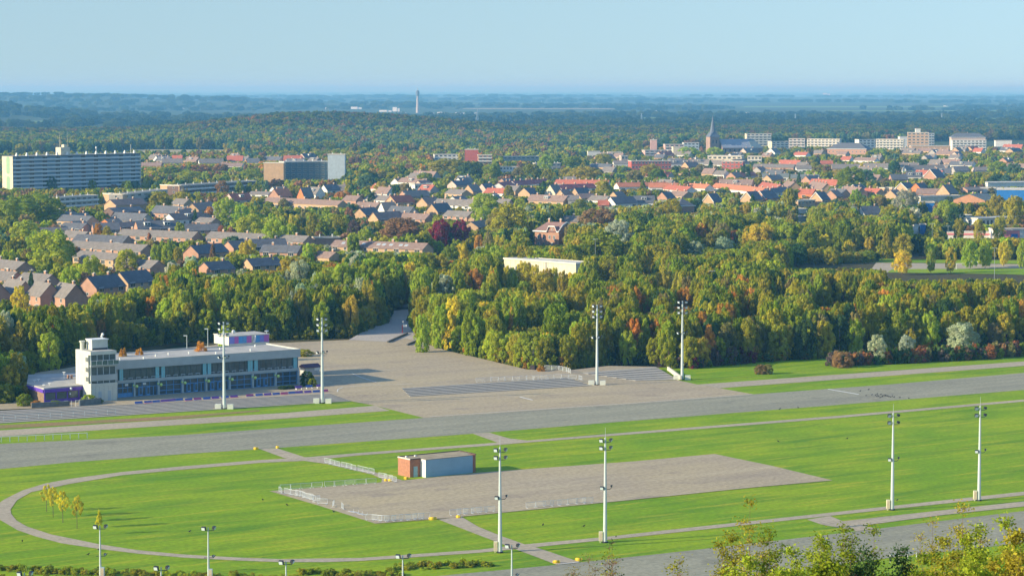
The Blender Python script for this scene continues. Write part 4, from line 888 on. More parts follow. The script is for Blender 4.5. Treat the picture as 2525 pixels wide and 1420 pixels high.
for x, y, h_, lab in ((162, 0, 0, ''), (457, 829, 5, 'short grey lamp post standing behind the clubhouse roof'), (509, 812, 9, 'taller thin lamp post behind the clubhouse roof near the penthouse')):
    if not lab: continue
    Yp = 715.0; hh = H - (y - YH) / FX * Yp - PLZ; t = empty('lamp_post', ((x - CX) / FX * Yp, Yp, PLZ), 0, lab, 'lamp post'); mb = MB(); mb.tube((0, 0, 0), (0, 0, hh), .12, .08, 7); mb.build('pole', m_pole, t); mb = MB(); mb.box((-.9, -.15, hh - .05), (.1, .15, hh + .2)); mb.build('lamp_head', m_pole, t)
for x, yt, hh, lab in ((1468, 590, 17, 'tall street lamp rising out of the wood below the silvery poplar'), (1756, 668, 15, 'twin-armed street lamp in the wood above the tallest mast'), (1137, 651, 14, 'street lamp in the dark gap of the wood before the white hall'), (2453, 612, 16, 'slim street lamp between the yellow trees by the playing field'), (2299, 552, 14, 'street lamp post beside the white and blue shop'), (2338, 558, 12, 'short street lamp at the end of the pink-striped canopy')):
    p = G(x, yt, hh); t = empty('street_lamp', (p.x, p.y, 0), 0, lab, 'street lamp'); mb = MB(); mb.tube((0, 0, 0), (0, 0, hh), .11, .07, 7); mb.build('pole', mat('grey_pole', (.30, .34, .34), .5, .1), t); mb = MB(); mb.box((-1.1, -.1, hh - .05), (-.2, .1, hh + .1)); mb.box((.2, -.1, hh - .05), (1.1, .1, hh + .1)); mb.box((-.2, -.05, hh), (.2, .05, hh + .08)); mb.build('lamp_head', m_pole, t)
# goal on the playing field
p = G(2358, 664, 0); t = empty('football_goal', p, 0, 'white football goal on the playing field', 'goal'); 
for x in (0, 6.5): mb = MB(); mb.tube((x, 0, 0), (x, 0, 2.6), .12, n=6); mb.build('goal_post', m_white, t)
mb = MB(); mb.tube((0, 0, 2.6), (6.5, 0, 2.6), .12, n=6); mb.build('crossbar', m_white, t)
# ------------------------------------------------------------------ town
def slab_block():
    """long ten-storey gallery flat"""
    ZT = 30.0; a, b = G(32, 386.7, ZT), G(346, 378.7, ZT); th_ = math.atan2(b.y - a.y, b.x - a.x); L = (b - a).length; D = 12
    t = empty('apartment_block', (a.x, a.y, 0), th_, 'very long ten-storey flat with pale horizontal balcony bands', 'building')
    mb = MB(); mb.box((0, 1.6, -.5), (L, D, ZT - .2)); mb.build('wall', mat('slab_blue', (.20, .28, .36), .8, .15, .1), t)
    mb = MB(); mb.box((-.4, .0, -.5), (-.004, D + .3, ZT + .3)); mb.box((L + .004, 0, -.5), (L + .5, D, ZT)); mb.build('end_wall', wm('C'), t)
    for z0, z1 in ((3, 15.5), (17, 30)):
        mb = MB(); mb.box((-.46, D * .28, z0 + 1.6), (-.42, D * .62, z1 - 1.6)); n = 10
        for s, zc in ((1, z1 - 1.6), (-1, z0 + 1.6)): mb.add([(-.46, D * .45 + D * .17 * math.cos(math.pi * k / n), zc + s * 1.6 * math.sin(math.pi * k / n)) for k in range(n + 1)], [tuple(range(n + 1)) if s < 0 else tuple(range(n + 1))[::-1]])
        mb.build('green_panel', mat('pale_green', (.30, .45, .26), .8, .08), t)
    mb = MB(); mb.box((-.4, -.3, ZT), (L + .5, D + .3, ZT + .35)); ro = mb.build('roof', mat('slab_roof', (.40, .38, .34), .9, .1), t)
    for k in range(1, 10):
        z = k * 3.0; mb = MB(); mb.box((0, 0, z - .12), (L, 1.59, z)); mb.box((0, -.08, z - .12), (L, 0, z + 1.05)); mb.build('balcony', mat('balcony_band', (.66, .68, .66), .8, .06, .3), t)
    wsh = win_mesh(4.6, 1.6, 2)
    for k in range(10):
        n = 10
        for i in range(n): link('window', wsh, t, ((i + .5) * L / n, 1.59, k * 3.0 + 1.7))
    for i in range(13):
        mb = MB(); x = (i + .5) * L / 13; mb.box((x - .7, 1.0, ZT + .35), (x + .7, 2.4, ZT + 1.6)); mb.box((x - .4, 1.2, ZT + 1.6), (x + .4, 2.2, ZT + 2.6)); mb.build('roof_vent', m_white, ro)
    mb = MB(); x = L * .385; mb.box((x, 3, ZT + .35), (x + 9, 9, ZT + 6)); mb.box((x + 4, 4, ZT + 6), (x + 7, 7, ZT + 8)); mb.tube((x, 4, ZT), (x, 4, ZT + 17), .25, .12, 6); mb.tube((x + 9, 6, ZT), (x + 9, 6, ZT + 18), .12, .08, 6); mb.build('lift_house', wm('C'), t)
    mb = MB(); x = L * .67; mb.tube((x, 4, ZT), (x, 4, ZT + 4.5), .15, n=6); mb.tube((x, 4, ZT + 4.5), (x, 4, ZT + 6), .6, n=8); mb.tube((L * .95, 4, ZT), (L * .95, 4, ZT + 7), .15, n=6); mb.build('antenna', m_white, ro)
    for k in range(8): FOOT.append((a.x + (k + .5) / 8 * L * math.cos(th_), a.y + (k + .5) / 8 * L * math.sin(th_), 12))
slab_block(); _c = G(189, 382, 30); seen(_c.x, _c.y, 55, 5)
flat(701, 402, 832, 396, 21, 14, 'DB', 'fw', 7, 9, desc='grey-blue seven-storey flat with a sand-coloured windowless end', vents=6)
flat(650, 401.2, 699, 402.6, 21, 6, 'S', 'fw', desc='sand-coloured blank gable slab of the grey-blue flat')
flat(808, 381, 850, 381.2, 27, 8, 'LB', 'fw', desc='pale stair tower rising behind the grey-blue flat', vents=2)
flat(146, 487.5, 241, 481.5, 9.5, 10, 'g', 'fl', 3, 7, True, desc='three-storey flat with white balconies near the large tree clump', vents=5)
flat(303, 480, 413, 467.5, 9.5, 10, 'g', 'fl', 3, 7, desc='three-storey flat with sand-coloured end beyond the brown gable roof', vents=6)
flat(254, 477, 301, 480, 9.5, 4, 'S', 'fl', desc='sand-coloured end wing of the three-storey flat')
flat(444, 458, 633, 446, 10, 11, 'K', 'fl', 3, 12, True, desc='long dark three-storey flat between the autumn trees', vents=10)
flat(395, 456, 442, 458, 10, 4, 'S', 'fl', desc='sand-coloured end wing of the long dark flat')
flat(776, 586, 838, 585, 5, 6, 'B', 'fl', desc='small flat brick building with pale roof edge beside the solar-panelled terrace', vents=2)
flat(1023, 455.5, 1071, 454, 8, 10, 'W', 'fl', 2, 6, desc='white two-storey school block among slate roofs')
flat(1071, 381.5, 1168, 380.5, 10, 12, 'W', 'fl', 3, 9, desc='long white low-rise beside the red brick towers')
flat(1146, 369, 1179, 369, 18, 12, 'R', 'fl', desc='red brick block with two white chimneys behind the white low-rise', vents=2)
flat(1179, 383, 1213, 382.5, 13, 12, 'B', 'fl', 4, 3, True, desc='dark red brick block with stacked white balconies')
flat(1240, 388, 1330, 384, 7, 10, 'g', 'fl', 2, 8, desc='grey low flat amid the trees beyond the crimson roofs')
flat(1232, 412, 1280, 411, 7, 10, 'W', 'fl', 2, 6, desc='white-windowed low block behind the green tree')
flat(1320, 404, 1382, 402, 7, 10, 'g', 'fl', 2, 6, desc='grey low flat with roof vents behind the dark round tree', vents=8)
flat(1450, 374, 1480, 373, 7, 8, 'W', 'fl', desc='small white cube building in the mid-distance trees')
flat(1500, 376, 1532, 375, 8, 9, 'C', 'fl', desc='cream low building with arched roof edge')
flat(1532, 386, 1548, 384, 9, 8, 'P', 'fl', 2, 2, desc='pink-brick stair block beside the cream low building')
flat(1557, 398, 1655, 396.5, 12, 14, 'R', 'fl', 3, 12, desc='bright red brick three-storey school with rows of white windows', vents=3)
flat(1590, 372, 1650, 370, 9, 12, 'PK', 'fl', 3, 5, True, desc='stepped pink brick flats below the square pink tower')
flat(1604, 345, 1620, 345, 20, 7, 'PK', 'fl', desc='square pink brick tower with a beacon', vents=1)
flat(1640, 357, 1686, 356, 14, 12, 'PK', 'fl', 4, 4, True, desc='pink terraced flats beside the blue-white block')
flat(1686, 353, 1724, 352, 14, 10, 'LB', 'fw', 4, 4, desc='pale blue and white flat block before the church')
flat(1660, 363, 1684, 362, 13, 10, 'C', 'fl', desc='cream gable block in front of the pale blue flats')
flat(1745, 384, 1828, 386, 12, 18, 'C', 'fw', 3, 7, desc='cream terraced building with broad white roof edges')
flat(1780, 397, 1832, 399, 10, 12, 'R', 'fl', 3, 5, desc='red brick wing in front of the cream terraced building')
flat(1843, 385, 1878, 386, 9, 10, 'C', 'fl', 2, 4, True, desc='small cream flats with balconies beside the red wing')
flat(1841, 331, 1902, 330, 17, 12, 'C', 'fl', 5, 6, True, desc='cream five-storey flats behind the church choir')
flat(1903, 351, 1945, 348, 12, 12, 'C', 'fl', 4, 4, True, desc='stepped cream and red flats east of the church')
flat(1945, 342, 1985, 343, 14, 12, 'P', 'fl', 4, 4, True, desc='reddish top-heavy flats with a roof frame')
flat(1990, 342, 2070, 345, 13, 12, 'C', 'fw', 4, 9, True, desc='long cream balcony flats in the town centre')
flat(2118, 346, 2166, 343, 14, 12, 'W', 'fl', 4, 5, True, desc='white and red flats with a roof storey')
flat(2160, 343, 2228, 345, 16, 12, 'C', 'fw', 5, 8, True, desc='largest cream flats with dark window stacks')
flat(2219, 338, 2237, 337, 18, 9, 'W', 'fw', desc='white cube on the corner of the largest cream flats')
flat(2238, 327, 2290, 328, 20, 14, 'S', 'fw', 5, 5, desc='sand-coloured five-storey flat under a white mast')
flat(2258, 318, 2270, 318, 24, 6, 'W', 'fw', desc='white lift tower carrying a thin mast')
flat(2290, 330, 2304, 329, 18, 12, 'LB', 'fw', 5, 2, True, desc='blue-grey balcony wing of the sand-coloured flat')
flat(2246, 360, 2345, 360, 7, 12, 'S', 'fl', desc='long low hall with sand-coloured wall below the white mast flat')
flat(2348, 346, 2432, 346, 16, 12, 'W', 'fw', 5, 9, True, desc='white five-storey flats with regular balcony stacks')
flat(2455, 347, 2495, 347, 8, 10, 'W', 'fl', desc='low white building beyond the white balcony flats')
flat(2168, 463, 2200, 464, 6, 9, 'S', 'fl', desc='sand-coloured box between two gabled houses')
flat(1968, 516, 1990, 515, 4, 9, 'W', 'fw', desc='small white-roofed shed, upper of two among the birches')
flat(1970, 534, 1990, 533, 5, 8, 'W', 'fw', desc='small white-roofed shed, lower of two among the birches')
flat(1968, 496, 2010, 493, 6, 9, 'S', 'fl', 2, 5, desc='sand-coloured flat house with white windows below the red roof')
flat(2270, 486, 2378, 483, 5, 14, 'C', 'fl', desc='long low shop with cream fascia behind the silver poplar')
flat(2270, 499, 2304, 499, 9, 10, 'blue', 'fl', desc='bright blue box building beside the silver poplar')
flat(2413, 464, 2456, 464, 6, 12, 'W', 'fw', desc='white front part of the blue warehouse')
flat(2458, 467, 2600, 468, 11, 25, 'blue', 'fw', desc='large bright blue warehouse at the picture edge')
flat(2436, 451, 2600, 449, 5, 20, 'W', 'fw', desc='white flat roofs beyond the blue warehouse')
flat(2340, 533, 2402, 531, 5, 12, 'W', 'fw', 1, 8, desc='white low hall with ribbon windows beside the hedge')
flat(2412, 539, 2600, 534, 5.5, 16, 'W', 'fw', 1, 20, desc='long white hall with ribbon windows at the picture edge')
flat(2253, 556, 2271, 554, 7, 6, 'W', 'fl', desc='small white kiosk building with blue corner panel')
flat(2271, 553, 2283, 553, 8, 4, 'blue', 'fl', desc='narrow blue advertising block beside the white kiosk')
t_ = flat(2336, 573, 2447, 574, 4.3, 10, 'W', 'fw', desc='low shop canopy with a pink stripe')
L_ = 111 * mpp(573, 4.3); mb = MB(); mb.box((-.3, -.36, 3.0), (L_, -.31, 3.9)); mb.build('pink_stripe', mat('pink_stripe', (.75, .25, .28), .6, .05), t_)
t_ = flat(2449, 566, 2600, 566, 6.5, 12, 'W', 'fl', desc='white and pink shop with a blue corner beside the canopy')
mb = MB(); mb.box((5, -.06, 0), (14, -.01, 6)); mb.build('pink_panel', MATS['pink_stripe'], t_); mb = MB(); mb.box((9.5, -.12, 0), (13, -.061, 4.2)); mb.build('blue_panel', MATS['wall_blue'], t_)
# white hall wall in the wood
t_ = flat(1243, 637, 1420, 650, 13, 9, 'C', 'fw', vz=.7, desc='white panelled hall wall rising out of the golden wood')
mb = MB(); Lw = 33
for k in range(12): mb.box((1 + k * Lw / 12, -.03, 6), (1.12 + k * Lw / 12, -.005, 12.8))
mb.box((Lw * .73, -.05, 5), (Lw * .76, -.031, 12.9)); mb.build('wall_joints', mat('hall_joint', (.30, .30, .26), .8, .1), t_)
# church
def church():
    c = G(1757, 385, 0); s = mpp(385); t = empty('church', c, R(20), 'brick church with a needle spire and long slate nave', 'church')
    w = 6.0; zt_ = 23.0
    mb = MB(); mb.box((-w, -w, -.5), (w, w, zt_)); tw_ = mb.build('tower', mat('church_brick', (.33, .22, .17), .9, .15, .3), t)
    for x in (-2.2, 2.2): mb = MB(); mb.box((x - .6, -w - .05, 15), (x + .6, -w - .005, 19)); mb.build('belfry_opening', m_dark, tw_)
    mb = MB(); n = 8; V = [(w * 1.1 * sx, w * 1.1 * sy, zt_) for sx, sy in ((-1, -1), (1, -1), (1, 1), (-1, 1))]
    q = 3.4; V += [(q * math.cos(R(22.5 + 45 * k - 135 - 22.5)), q * math.sin(R(22.5 + 45 * k - 135 - 22.5)), zt_ + 6.5) for k in range(8)] + [(0, 0, 49)]
    F = [(4 + k, 4 + (k + 1) % 8, 12) for k in range(8)]; F += [(0, 1, 6, 5), (1, 2, 8, 7), (2, 3, 10, 9), (3, 0, 4, 11), (0, 5, 4), (1, 7, 6), (2, 9, 8), (3, 11, 10)]
    mb.add(V, F); mb.tube((0, 0, 48.5), (0, 0, 52), .12, n=5); mb.build('spire', mat('spire_slate', (.12, .14, .18), .6, .1, .3), tw_)
    for nm, x0, x1, y0, y1, hw, hr in (('nave', 9, 47, -9, 9, 10, 10),):
        g1, g2 = gmesh(x1 - x0, y1 - y0, hw, hr); o = g1.build(nm, MATS['church_brick'], t, loc=((x0 + x1) / 2, 0, 0)); r = g2.build('roof', mat('nave_slate', (.30, .32, .37), .8, .1, .2), o)
        for k in range(5): mb = MB(); x = (k - 2) * 7; mb.box((x - .8, -6.6, hw + 1.5), (x + .8, -5.0, hw + 3.4)); mb.build('dormer', m_white, r)
        for k in range(6): mb = MB(); x = (k - 2.5) * 6; mb.box((x - .9, -9.03, 3), (x + .9, -9.005, 8)); mb.build('window', m_glass, o)
    mb = MB(); V = [(46.6, -11, 9.5), (62, -11, 9.5), (62, 11, 9.5), (46.6, 11, 9.5), (46.6, 0, 20.3), (53, 0, 20.3)]; mb.add(V, [(0, 1, 5, 4), (1, 2, 5), (2, 3, 4, 5), (3, 0, 4), (3, 2, 1, 0)]); ch = MB(); ch.box((47.1, -10.6, -.5), (61.6, 10.6, 9.4)); o = ch.build('choir', MATS['church_brick'], t)
    mb.tube((46.5, 0, 20), (46.5, 0, 29), .5, .05, 6); mb.build('choir_roof', mat('choir_slate', (.14, .20, .23), .8, .1), o)
    for k in range(5): FOOT.append((c.x + k * 13, c.y + k * 5, 14))
    seen(c.x + 26, c.y, 36, 5)
church()
# brown school with hipped roof
def hipped(x0, y0, x1, y1, hw, hr, D, rc, wc, desc, rows=2, bays=10, th_=None, name='house', cat='house', chim=1, white_eave=True):
    """x0,y0 - x1,y1 pixels of the eave line ends facing the camera"""
    a, b = G(x0, y0, hw), G(x1, y1, hw); L = (b - a).length; t = empty(name, (a.x, a.y, 0), math.atan2(b.y - a.y, b.x - a.x), desc, cat)
    mb = MB(); mb.box((0, 0, -.5), (L, D, hw)); mb.build('wall', wm(wc), t)
    o = .6; V = [(-o, -o, hw), (L + o, -o, hw), (L + o, D + o, hw), (-o, D + o, hw), (D / 2, D / 2, hw + hr), (L - D / 2, D / 2, hw + hr)]
    mb = MB(); mb.add(V, [(0, 1, 5, 4), (1, 2, 5), (2, 3, 4, 5), (3, 0, 4), (3, 2, 1, 0)]); ro = mb.build('roof', rm(rc), t)
    if white_eave: mb = MB(); mb.box((-o - .1, -o - .1, hw - .35), (L + o + .1, -o, hw + .15)); mb.box((-o - .1, -o, hw - .35), (-o, D + o, hw + .15)); mb.build('eaves', m_white, ro)
    for i in range(chim): link('chimney', CHIM, ro, (D / 2 + (L - D) * (i + .5) / chim, D / 2, hw + hr - .5))
    wsh = win_mesh(min(1.6, L / bays * .55), 1.7, 1)
    for j in range(rows):
        for i in range(bays): link('window', wsh, t, ((i + .5) * L / bays, -.005, 1.7 + j * (hw - 1) / rows))
    seen((a.x + b.x) / 2, a.y, L / 2, hw * .3)
    k = max(1, int(L / D))
    for i in range(k): u = (i + .5) * L / k; FOOT.append((a.x + u, a.y + D / 2, D * .7))
    return t
hipped(2040, 367, 2136, 368, 9, 7, 22, 'd', 'B', 'brown brick school with a big dark hipped roof', 2, 10, name='school', cat='school', chim=0)
hipped(2346, 339, 2430, 339, 12, 6, 16, 'd', 'P', 'pink building with hipped roof behind the white balcony flats', 1, 8, name='apartment_block', cat='building', chim=1)
hipped(1674, 508, 1712, 507, 6, 4.5, 11, 'd', 'B', 'brick villa with a dark pyramid roof and white eaves among green trees', 1, 4, name='villa')
# the brick villa with white curved eaves
def villa():
    hw = 9.4; a, b = G(1319, 569, hw), G(1379, 573, hw); th_ = math.atan2(b.y - a.y, b.x - a.x) * 0 - R(38); L = 15.0
    c = G(1319, 569, hw); t = empty('villa', (c.x, c.y, 0), th_, 'red brick villa with white curved eaves and tall chimneys', 'villa'); D = 12.4
    mb = MB(); mb.box((0, 0, -.5), (L, D, hw)); mb.add([(8.3, -.02, hw - .1), (13.6, -.02, hw - .1), (12.6, -.02, hw + 2.2), (9.3, -.02, hw + 2.2), (8.3, 2, hw - .1), (13.6, 2, hw - .1), (12.6, 2, hw + 2.2), (9.3, 2, hw + 2.2)], [(0, 1, 2, 3), (7, 6, 5, 4), (1, 5, 6, 2), (2, 6, 7, 3), (3, 7, 4, 0)])
    mb.add([(L - .01, .8, hw), (L - .01, D - .8, hw), (L - .01, D - 3, hw + 3.0), (L - .01, D / 2, hw + 4.1), (L - .01, 3, hw + 3.0), (L - .6, .8, hw), (L - .6, D - .8, hw), (L - .6, D - 3, hw + 3), (L - .6, D / 2, hw + 4.1), (L - .6, 3, hw + 3)], [(0, 1, 2, 3, 4), (0, 4, 9, 5), (1, 6, 7, 2)])
    mb.build('wall', mat('villa_brick', (.36, .19, .13), .9, .15, 1), t)
    V = [(-.7, -.7, hw), (L + .3, -.7, hw), (L + .3, D + .7, hw), (-.7, D + .7, hw), (3.2, D / 2, hw + 4.3), (L + .3, D / 2, hw + 4.5), (L + .3, 2.6, hw + 3.1), (L + .3, D - 2.6, hw + 3.1)]
    mb = MB(); mb.add(V, [(0, 1, 6, 5, 4), (2, 3, 4, 5, 7), (3, 0, 4)]); mb.add([(7.9, -.7, hw + .05), (14.0, -.7, hw + .05), (12.8, -.7, hw + 2.5), (9.1, -.7, hw + 2.5), (9.1, 3.2, hw + 2.5), (12.8, 3.2, hw + 2.5)], [(0, 3, 4), (3, 2, 5, 4), (1, 5, 2)]); ro = mb.build('roof', mat('villa_tiles', (.25, .15, .13), .85, .15, 1), t)
    for x, y in ((4.4, D / 2), (11.6, D / 2)): link('chimney', CHIM, ro, (x, y, hw + 4.0)).scale = (.9, .9, 1.25)
    mb = MB()
    mb.box((-.85, -.85, hw - .35), (7.9, -.7, hw + .2)); mb.box((14.0, -.85, hw - .35), (L + .4, -.7, hw + .2)); mb.box((-.85, -.7, hw - .35), (-.7, D + .8, hw + .2))
    def sl_(p, q, w_=.5):
        mb.add([p, q, (q[0], q[1], q[2] + w_), (p[0], p[1], p[2] + w_), (p[0] + (0 if p[0] == q[0] and p[1] != q[1] else 0), p[1] - .14, p[2]), (q[0], q[1] - .14, q[2]), (q[0], q[1] - .14, q[2] + w_), (p[0], p[1] - .14, p[2] + w_)], [(0, 1, 2, 3), (7, 6, 5, 4), (3, 2, 6, 7), (0, 4, 5, 1)])
    for p, q in (((7.8, -.7, hw - .3), (9.1, -.7, hw + 2.3)), ((9.1, -.7, hw + 2.3), (12.8, -.7, hw + 2.3)), ((12.8, -.7, hw + 2.3), (14.1, -.7, hw - .3))): sl_(p, q)
    for (y0_, z0_), (y1_, z1_) in zip(((-.8, 0), (2.6, 3.1), (D / 2, 4.5), (D - 2.6, 3.1)), ((2.6, 3.1), (D / 2, 4.5), (D - 2.6, 3.1), (D + .8, 0))):
        mb.add([(L + .3, y0_, hw + z0_ - .3), (L + .3, y1_, hw + z1_ - .3), (L + .3, y1_, hw + z1_ + .3), (L + .3, y0_, hw + z0_ + .3), (L + .5, y0_, hw + z0_ - .3), (L + .5, y1_, hw + z1_ - .3), (L + .5, y1_, hw + z1_ + .3), (L + .5, y0_, hw + z0_ + .3)], [(0, 1, 2, 3), (7, 6, 5, 4), (3, 2, 6, 7), (0, 4, 5, 1)])
    mb.build('eaves', m_white, ro)
    w1 = win_mesh(1.25, 2.0, 1)
    for x in (2.2, 5.6, 9.2, 12.0): link('window', w1, t, (x, -.01, 6.4))
    for x in (2.2, 5.6, 10.6): link('window', w1, t, (x, -.01, 2.8))
    link('window', win_mesh(1.1, .8, 0), t, (10.9, -.03, hw + 1.0))
    o = link('window', win_mesh(2.2, 1.7, 2), t, (L + .02, D / 2, hw + 1.6)); o.rotation_euler = (0, 0, math.pi / 2)
    mb = MB(); mb.box((-.04, -.04, 7.9), (L + .04, -.005, 8.1)); mb.box((-.04, -.04, 4.3), (L + .04, -.005, 4.5)); mb.build('string_course', wm('S'), t)
    seen(c.x + 6, c.y, 8, 2.6)
    for dx in (0, 6, 11): FOOT.append((c.x + dx, c.y + 6, 9))
villa()
# terraces: ridge ends in pixels, wall height, roof rise, depth, roof, wall [, keywords]
T = [
 (303,565,487,572,5.5,2.8,9,'g','B',{'dorm':0,'chim':4}), (185,594,364,604,5.5,2.8,9,'g','B',{'chim':3}), (521,571,762,582,5.5,2.8,9,'g','B',{'chim':4}),
 (192,578,316,582,5,3.2,10,'d','B',{'chim':2}), (335,545,432,543,5,4,10,'d','B',{'dorm':2}), (283,549,333,546,5,2.5,9,'b','B',{}), (228,550,292,549,5,3.5,10,'d','B',{'dorm':0}),
 (160,549,214,551,5,3,10,'d','B',{}), (90,562,165,560,5,3,9,'g','B',{}), (165,568,217,572,5,3,9,'g','B',{}), (200,618,300,626,5.5,2.5,9,'g','S',{'chim':2}), (300,636,391,643,5,3,9,'g','B',{'chim':2}),
 (-60,633,62,646,5,3,9,'g','B',{'chim':3}), (-50,664,42,671,5,3,9,'g','B',{'chim':2}), (60,672,128,677,5,3,9,'g','B',{}), (89,693,126,699,5.5,4.5,8.5,'g','B',{'chim':1}), (22,686,62,694,5.5,4.5,8.5,'g','B',{}), (148,696,187,702,5.5,4.5,8.5,'g','B',{'dorm':0}), (-40,690,-2,697,5.5,4.5,8.5,'g','B',{}),
 (215,683,287,676,5,4.2,9,'d','B',{'dorm':0}), (294,671,360,665,5,4.2,9,'d','S',{}),
 (437,519,469,513,6,4,9,'b','S',{}), (473,502,521,497,6,4,9,'b','S',{}), (493,536,532,538,5,2.5,8,'g','B',{}), (455,553,539,552,5,3.2,9,'d','B',{}), (490,526,517,525,5,3,8,'d','B',{}),
 (470,606,545,600,6,3.5,9,'d','B',{}), (562,595,622,592,5,3,9,'d','B',{}), (620,590,702,588,5,3.5,9,'d','K',{}), (650,604,742,606,5,3,9,'d','B',{'chim':2}), (503,647,562,643,5,3,9,'d','B',{}), (609,638,682,634,5,3,8,'d','S',{}),
 (659,487,845,495,6.5,2.8,9,'b','S',{'chim':3}), (675,467,710,465,4,5,9,'o','B',{}), (672,461,705,460,5,3,9,'g','W',{}), (766,461,790,462,5,5,9,'g','W',{'dorm':1}), (798,456,830,455,5,4,9,'d','W',{}), (831,456,852,456,4,4,8,'g','W',{}), (620,472,668,473,4,2,8,'g','W',{}),
 (828,592,1055,600,5,2.8,10,'b','S',{'chim':4}), (785,619,828,622,4,2.5,8,'b','S',{}),
 (886,514,922,511,5,4,9,'d','S',{}), (884,498,937,500,5,3,9,'b','S',{}), (920,524,985,521,5,4,9,'b','S',{'chim':1}), (985,525,1060,528,5,3,9,'b','B',{'chim':3}), (1064,503,1102,500,5,5,9,'d','S',{}), (1105,519,1165,522,5,3,9,'g','B',{'chim':1}), (1172,523,1192,520,5,4,9,'b','S',{}), (1160,547,1197,542,5,3,9,'g','S',{}),
 (910,480,972,484,5,3,9,'g','W',{}), (992,471,1050,469,5,4,10,'g','B',{'chim':2}), (1040,488,1075,486,5,4,9,'b','S',{}), (1115,485,1144,483,5,3,9,'g','W',{}), (1110,466,1150,469,5,3,9,'g','S',{}),
 (1228,451,1262,446,6,3,9,'m','W',{}), (1262,447,1348,441,6,3,9,'m','W',{'chim':6}), (1372,443,1502,445,6,3,9,'r','W',{'chim':8,'dorm':0}), (1375,456,1462,453,5,3,9,'m','W',{'chim':3}),
 (1520,451,1645,449,6,3,9,'o','W',{'chim':8}), (1600,452,1672,452,6,3,9,'o','W',{'chim':4}), (1690,452,1750,455,6,3,9,'o','W',{'chim':4}), (1766,452,1888,464,6,3,9,'o','W',{'chim':7}), (1648,456,1705,461,5,3,9,'r','W',{'chim':3}), (1775,442,1857,443,6,4,12,'b','S',{'chim':1,'dorm':1}), (1880,449,1927,456,5,3,9,'r','S',{}), (1940,446,1960,449,5,4,9,'b','S',{}),
 (1310,480,1400,483,5,3.8,10,'b','S',{'dorm':1}), (1400,482,1427,482,6,3,10,'g','g',{}), (1425,478,1462,477,5,3,9,'b','S',{}), (1460,482,1502,484,5,3,9,'g','W',{}), (1475,494,1501,494,5,3,9,'r','B',{}), (1505,486,1560,484,6,4.2,10,'d','W',{'chim':0}), (1561,483,1614,483,6,4.2,10,'d','W',{'chim':0,'dorm':1}),
 (1368,532,1430,533,4,3,9,'g','S',{'chim':2}), (1660,471,1697,473,5,3,9,'b','S',{}), (1888,466,1937,461,5,3,9,'d','W',{}), (1968,466,2010,467,5,3.4,9,'r','O',{'chim':3}), (2003,447,2040,453,5,4.5,9,'b','S',{}), (2050,464,2086,467,5,4.5,9,'d','B',{}), (2082,459,2125,463,5,4,9,'b','B',{}), (2135,464,2172,466,5,3,8,'r','S',{}), (2262,465,2344,466,5,3.4,14,'b','B',{'chim':0}),
 (2195,431,2234,429,6,4,9,'d','B',{}), (2235,424,2274,425,6,4,9,'d','W',{'dorm':2}), (2375,462,2412,461,5,2,10,'g','B',{}), (2122,509,2166,508,3,4.5,9,'d','W',{}), (2023,396.5,2053,396.5,5,3,8,'r','B',{}),
 (2293,414,2345,416,6,4,10,'d','B',{'dorm':1}), (2350,411,2385,409,6,4,10,'d','g',{}), (2400,413,2460,411,6,3,10,'g','P',{}),
 (1860,403,1960,407,6,3,10,'g','B',{'chim':4}), (1963,408,2000,408,7,3,10,'g','W',{'dorm':0}), (2050,405,2120,405,6,4,10,'g','S',{'chim':3}), (2130,402,2190,404,6,4,10,'g','W',{'chim':3}), (2215,401,2265,402,6,3,10,'g','W',{}), (2230,409,2325,406,6,4,10,'g','W',{'chim':4}),
 (1880,427,1945,428,6,3,10,'g2','W',{'chim':3}), (1950,430,2020,431,6,3,10,'g2','S',{'chim':3}), (1650,395,1700,394,7,4,10,'d','W',{'dorm':2}), (1700,393,1748,393,7,3,10,'g','W',{'dorm':1}), (1390,436,1420,436,6,3,9,'g','S',{}), (1512,397,1560,396,8,3,10,'g','W',{}),
 (400,392,450,391,5,4,10,'g','W',{}), (425,383,450,384,5,5,9,'r','W',{}), (490,393,550,391,5,4,10,'g','W',{}), (560,384,600,385,5,5,9,'r','W',{}), (700,384,745,384,5,5,10,'r','W',{}), (610,391,640,391,5,4,9,'d','W',{}), (350,400,400,402,5,3,10,'b','B',{}), (545,401,600,403,5,3,10,'b','W',{}),
]
for e in T: house(*e[:9], **e[9])
Gs = [(177,546,5,3,10,9,'g','O',50),(258,541,5,3,11,10,'g','O',50),(271,493,8,3.2,11,26,'b','S',50),(268,513,7,2.6,11,24,'d','K',50),(741,463,4,6.5,8,9,'g','O',45),(940,499,4,6,11,9,'g','W',30),(1154,456,5,5,10,10,'g','S',50),(1188,453,5,5,10,11,'d','P',50),(1292,464,5,4,11,11,'d','S',50),
 (1356,456,5,6,10,9,'g','C',50),(1381,468,5,5,10,9,'b','S',50),(1417,464,5,6,10,14,'d','S',50),(1512,473,5,4,9,10,'g','S',50),(1632,474,5,4,9,10,'d','B',50),(1746,478,5,5,9,10,'d','S',50,1),(1841,473,6,5,10,12,'d','S',50,1),(1873,471,6,5,10,16,'d','B',50,1),(2012,474,6,5,10,10,'d','S',50,1),
 (2293,418,8,6,12,14,'d','B',50,1),(2222,451,6,5,12,12,'d','S',50,1),(2258,452,6,5,11,12,'d','O',50),(2325,456,6,6,11,12,'g','S',50),(2103,456,6,4,10,12,'d','S',50,1),(2195,469,5,4,10,10,'b','S',50),(1900,366,7,5,12,12,'g','W',50,1),(2390,479,6,4,24,22,'g2','rb',50),(2048,470,5,4,10,9,'b','B',50)]
for e in Gs: gable(*e[:8], ang=e[8], trim=len(e) > 9)
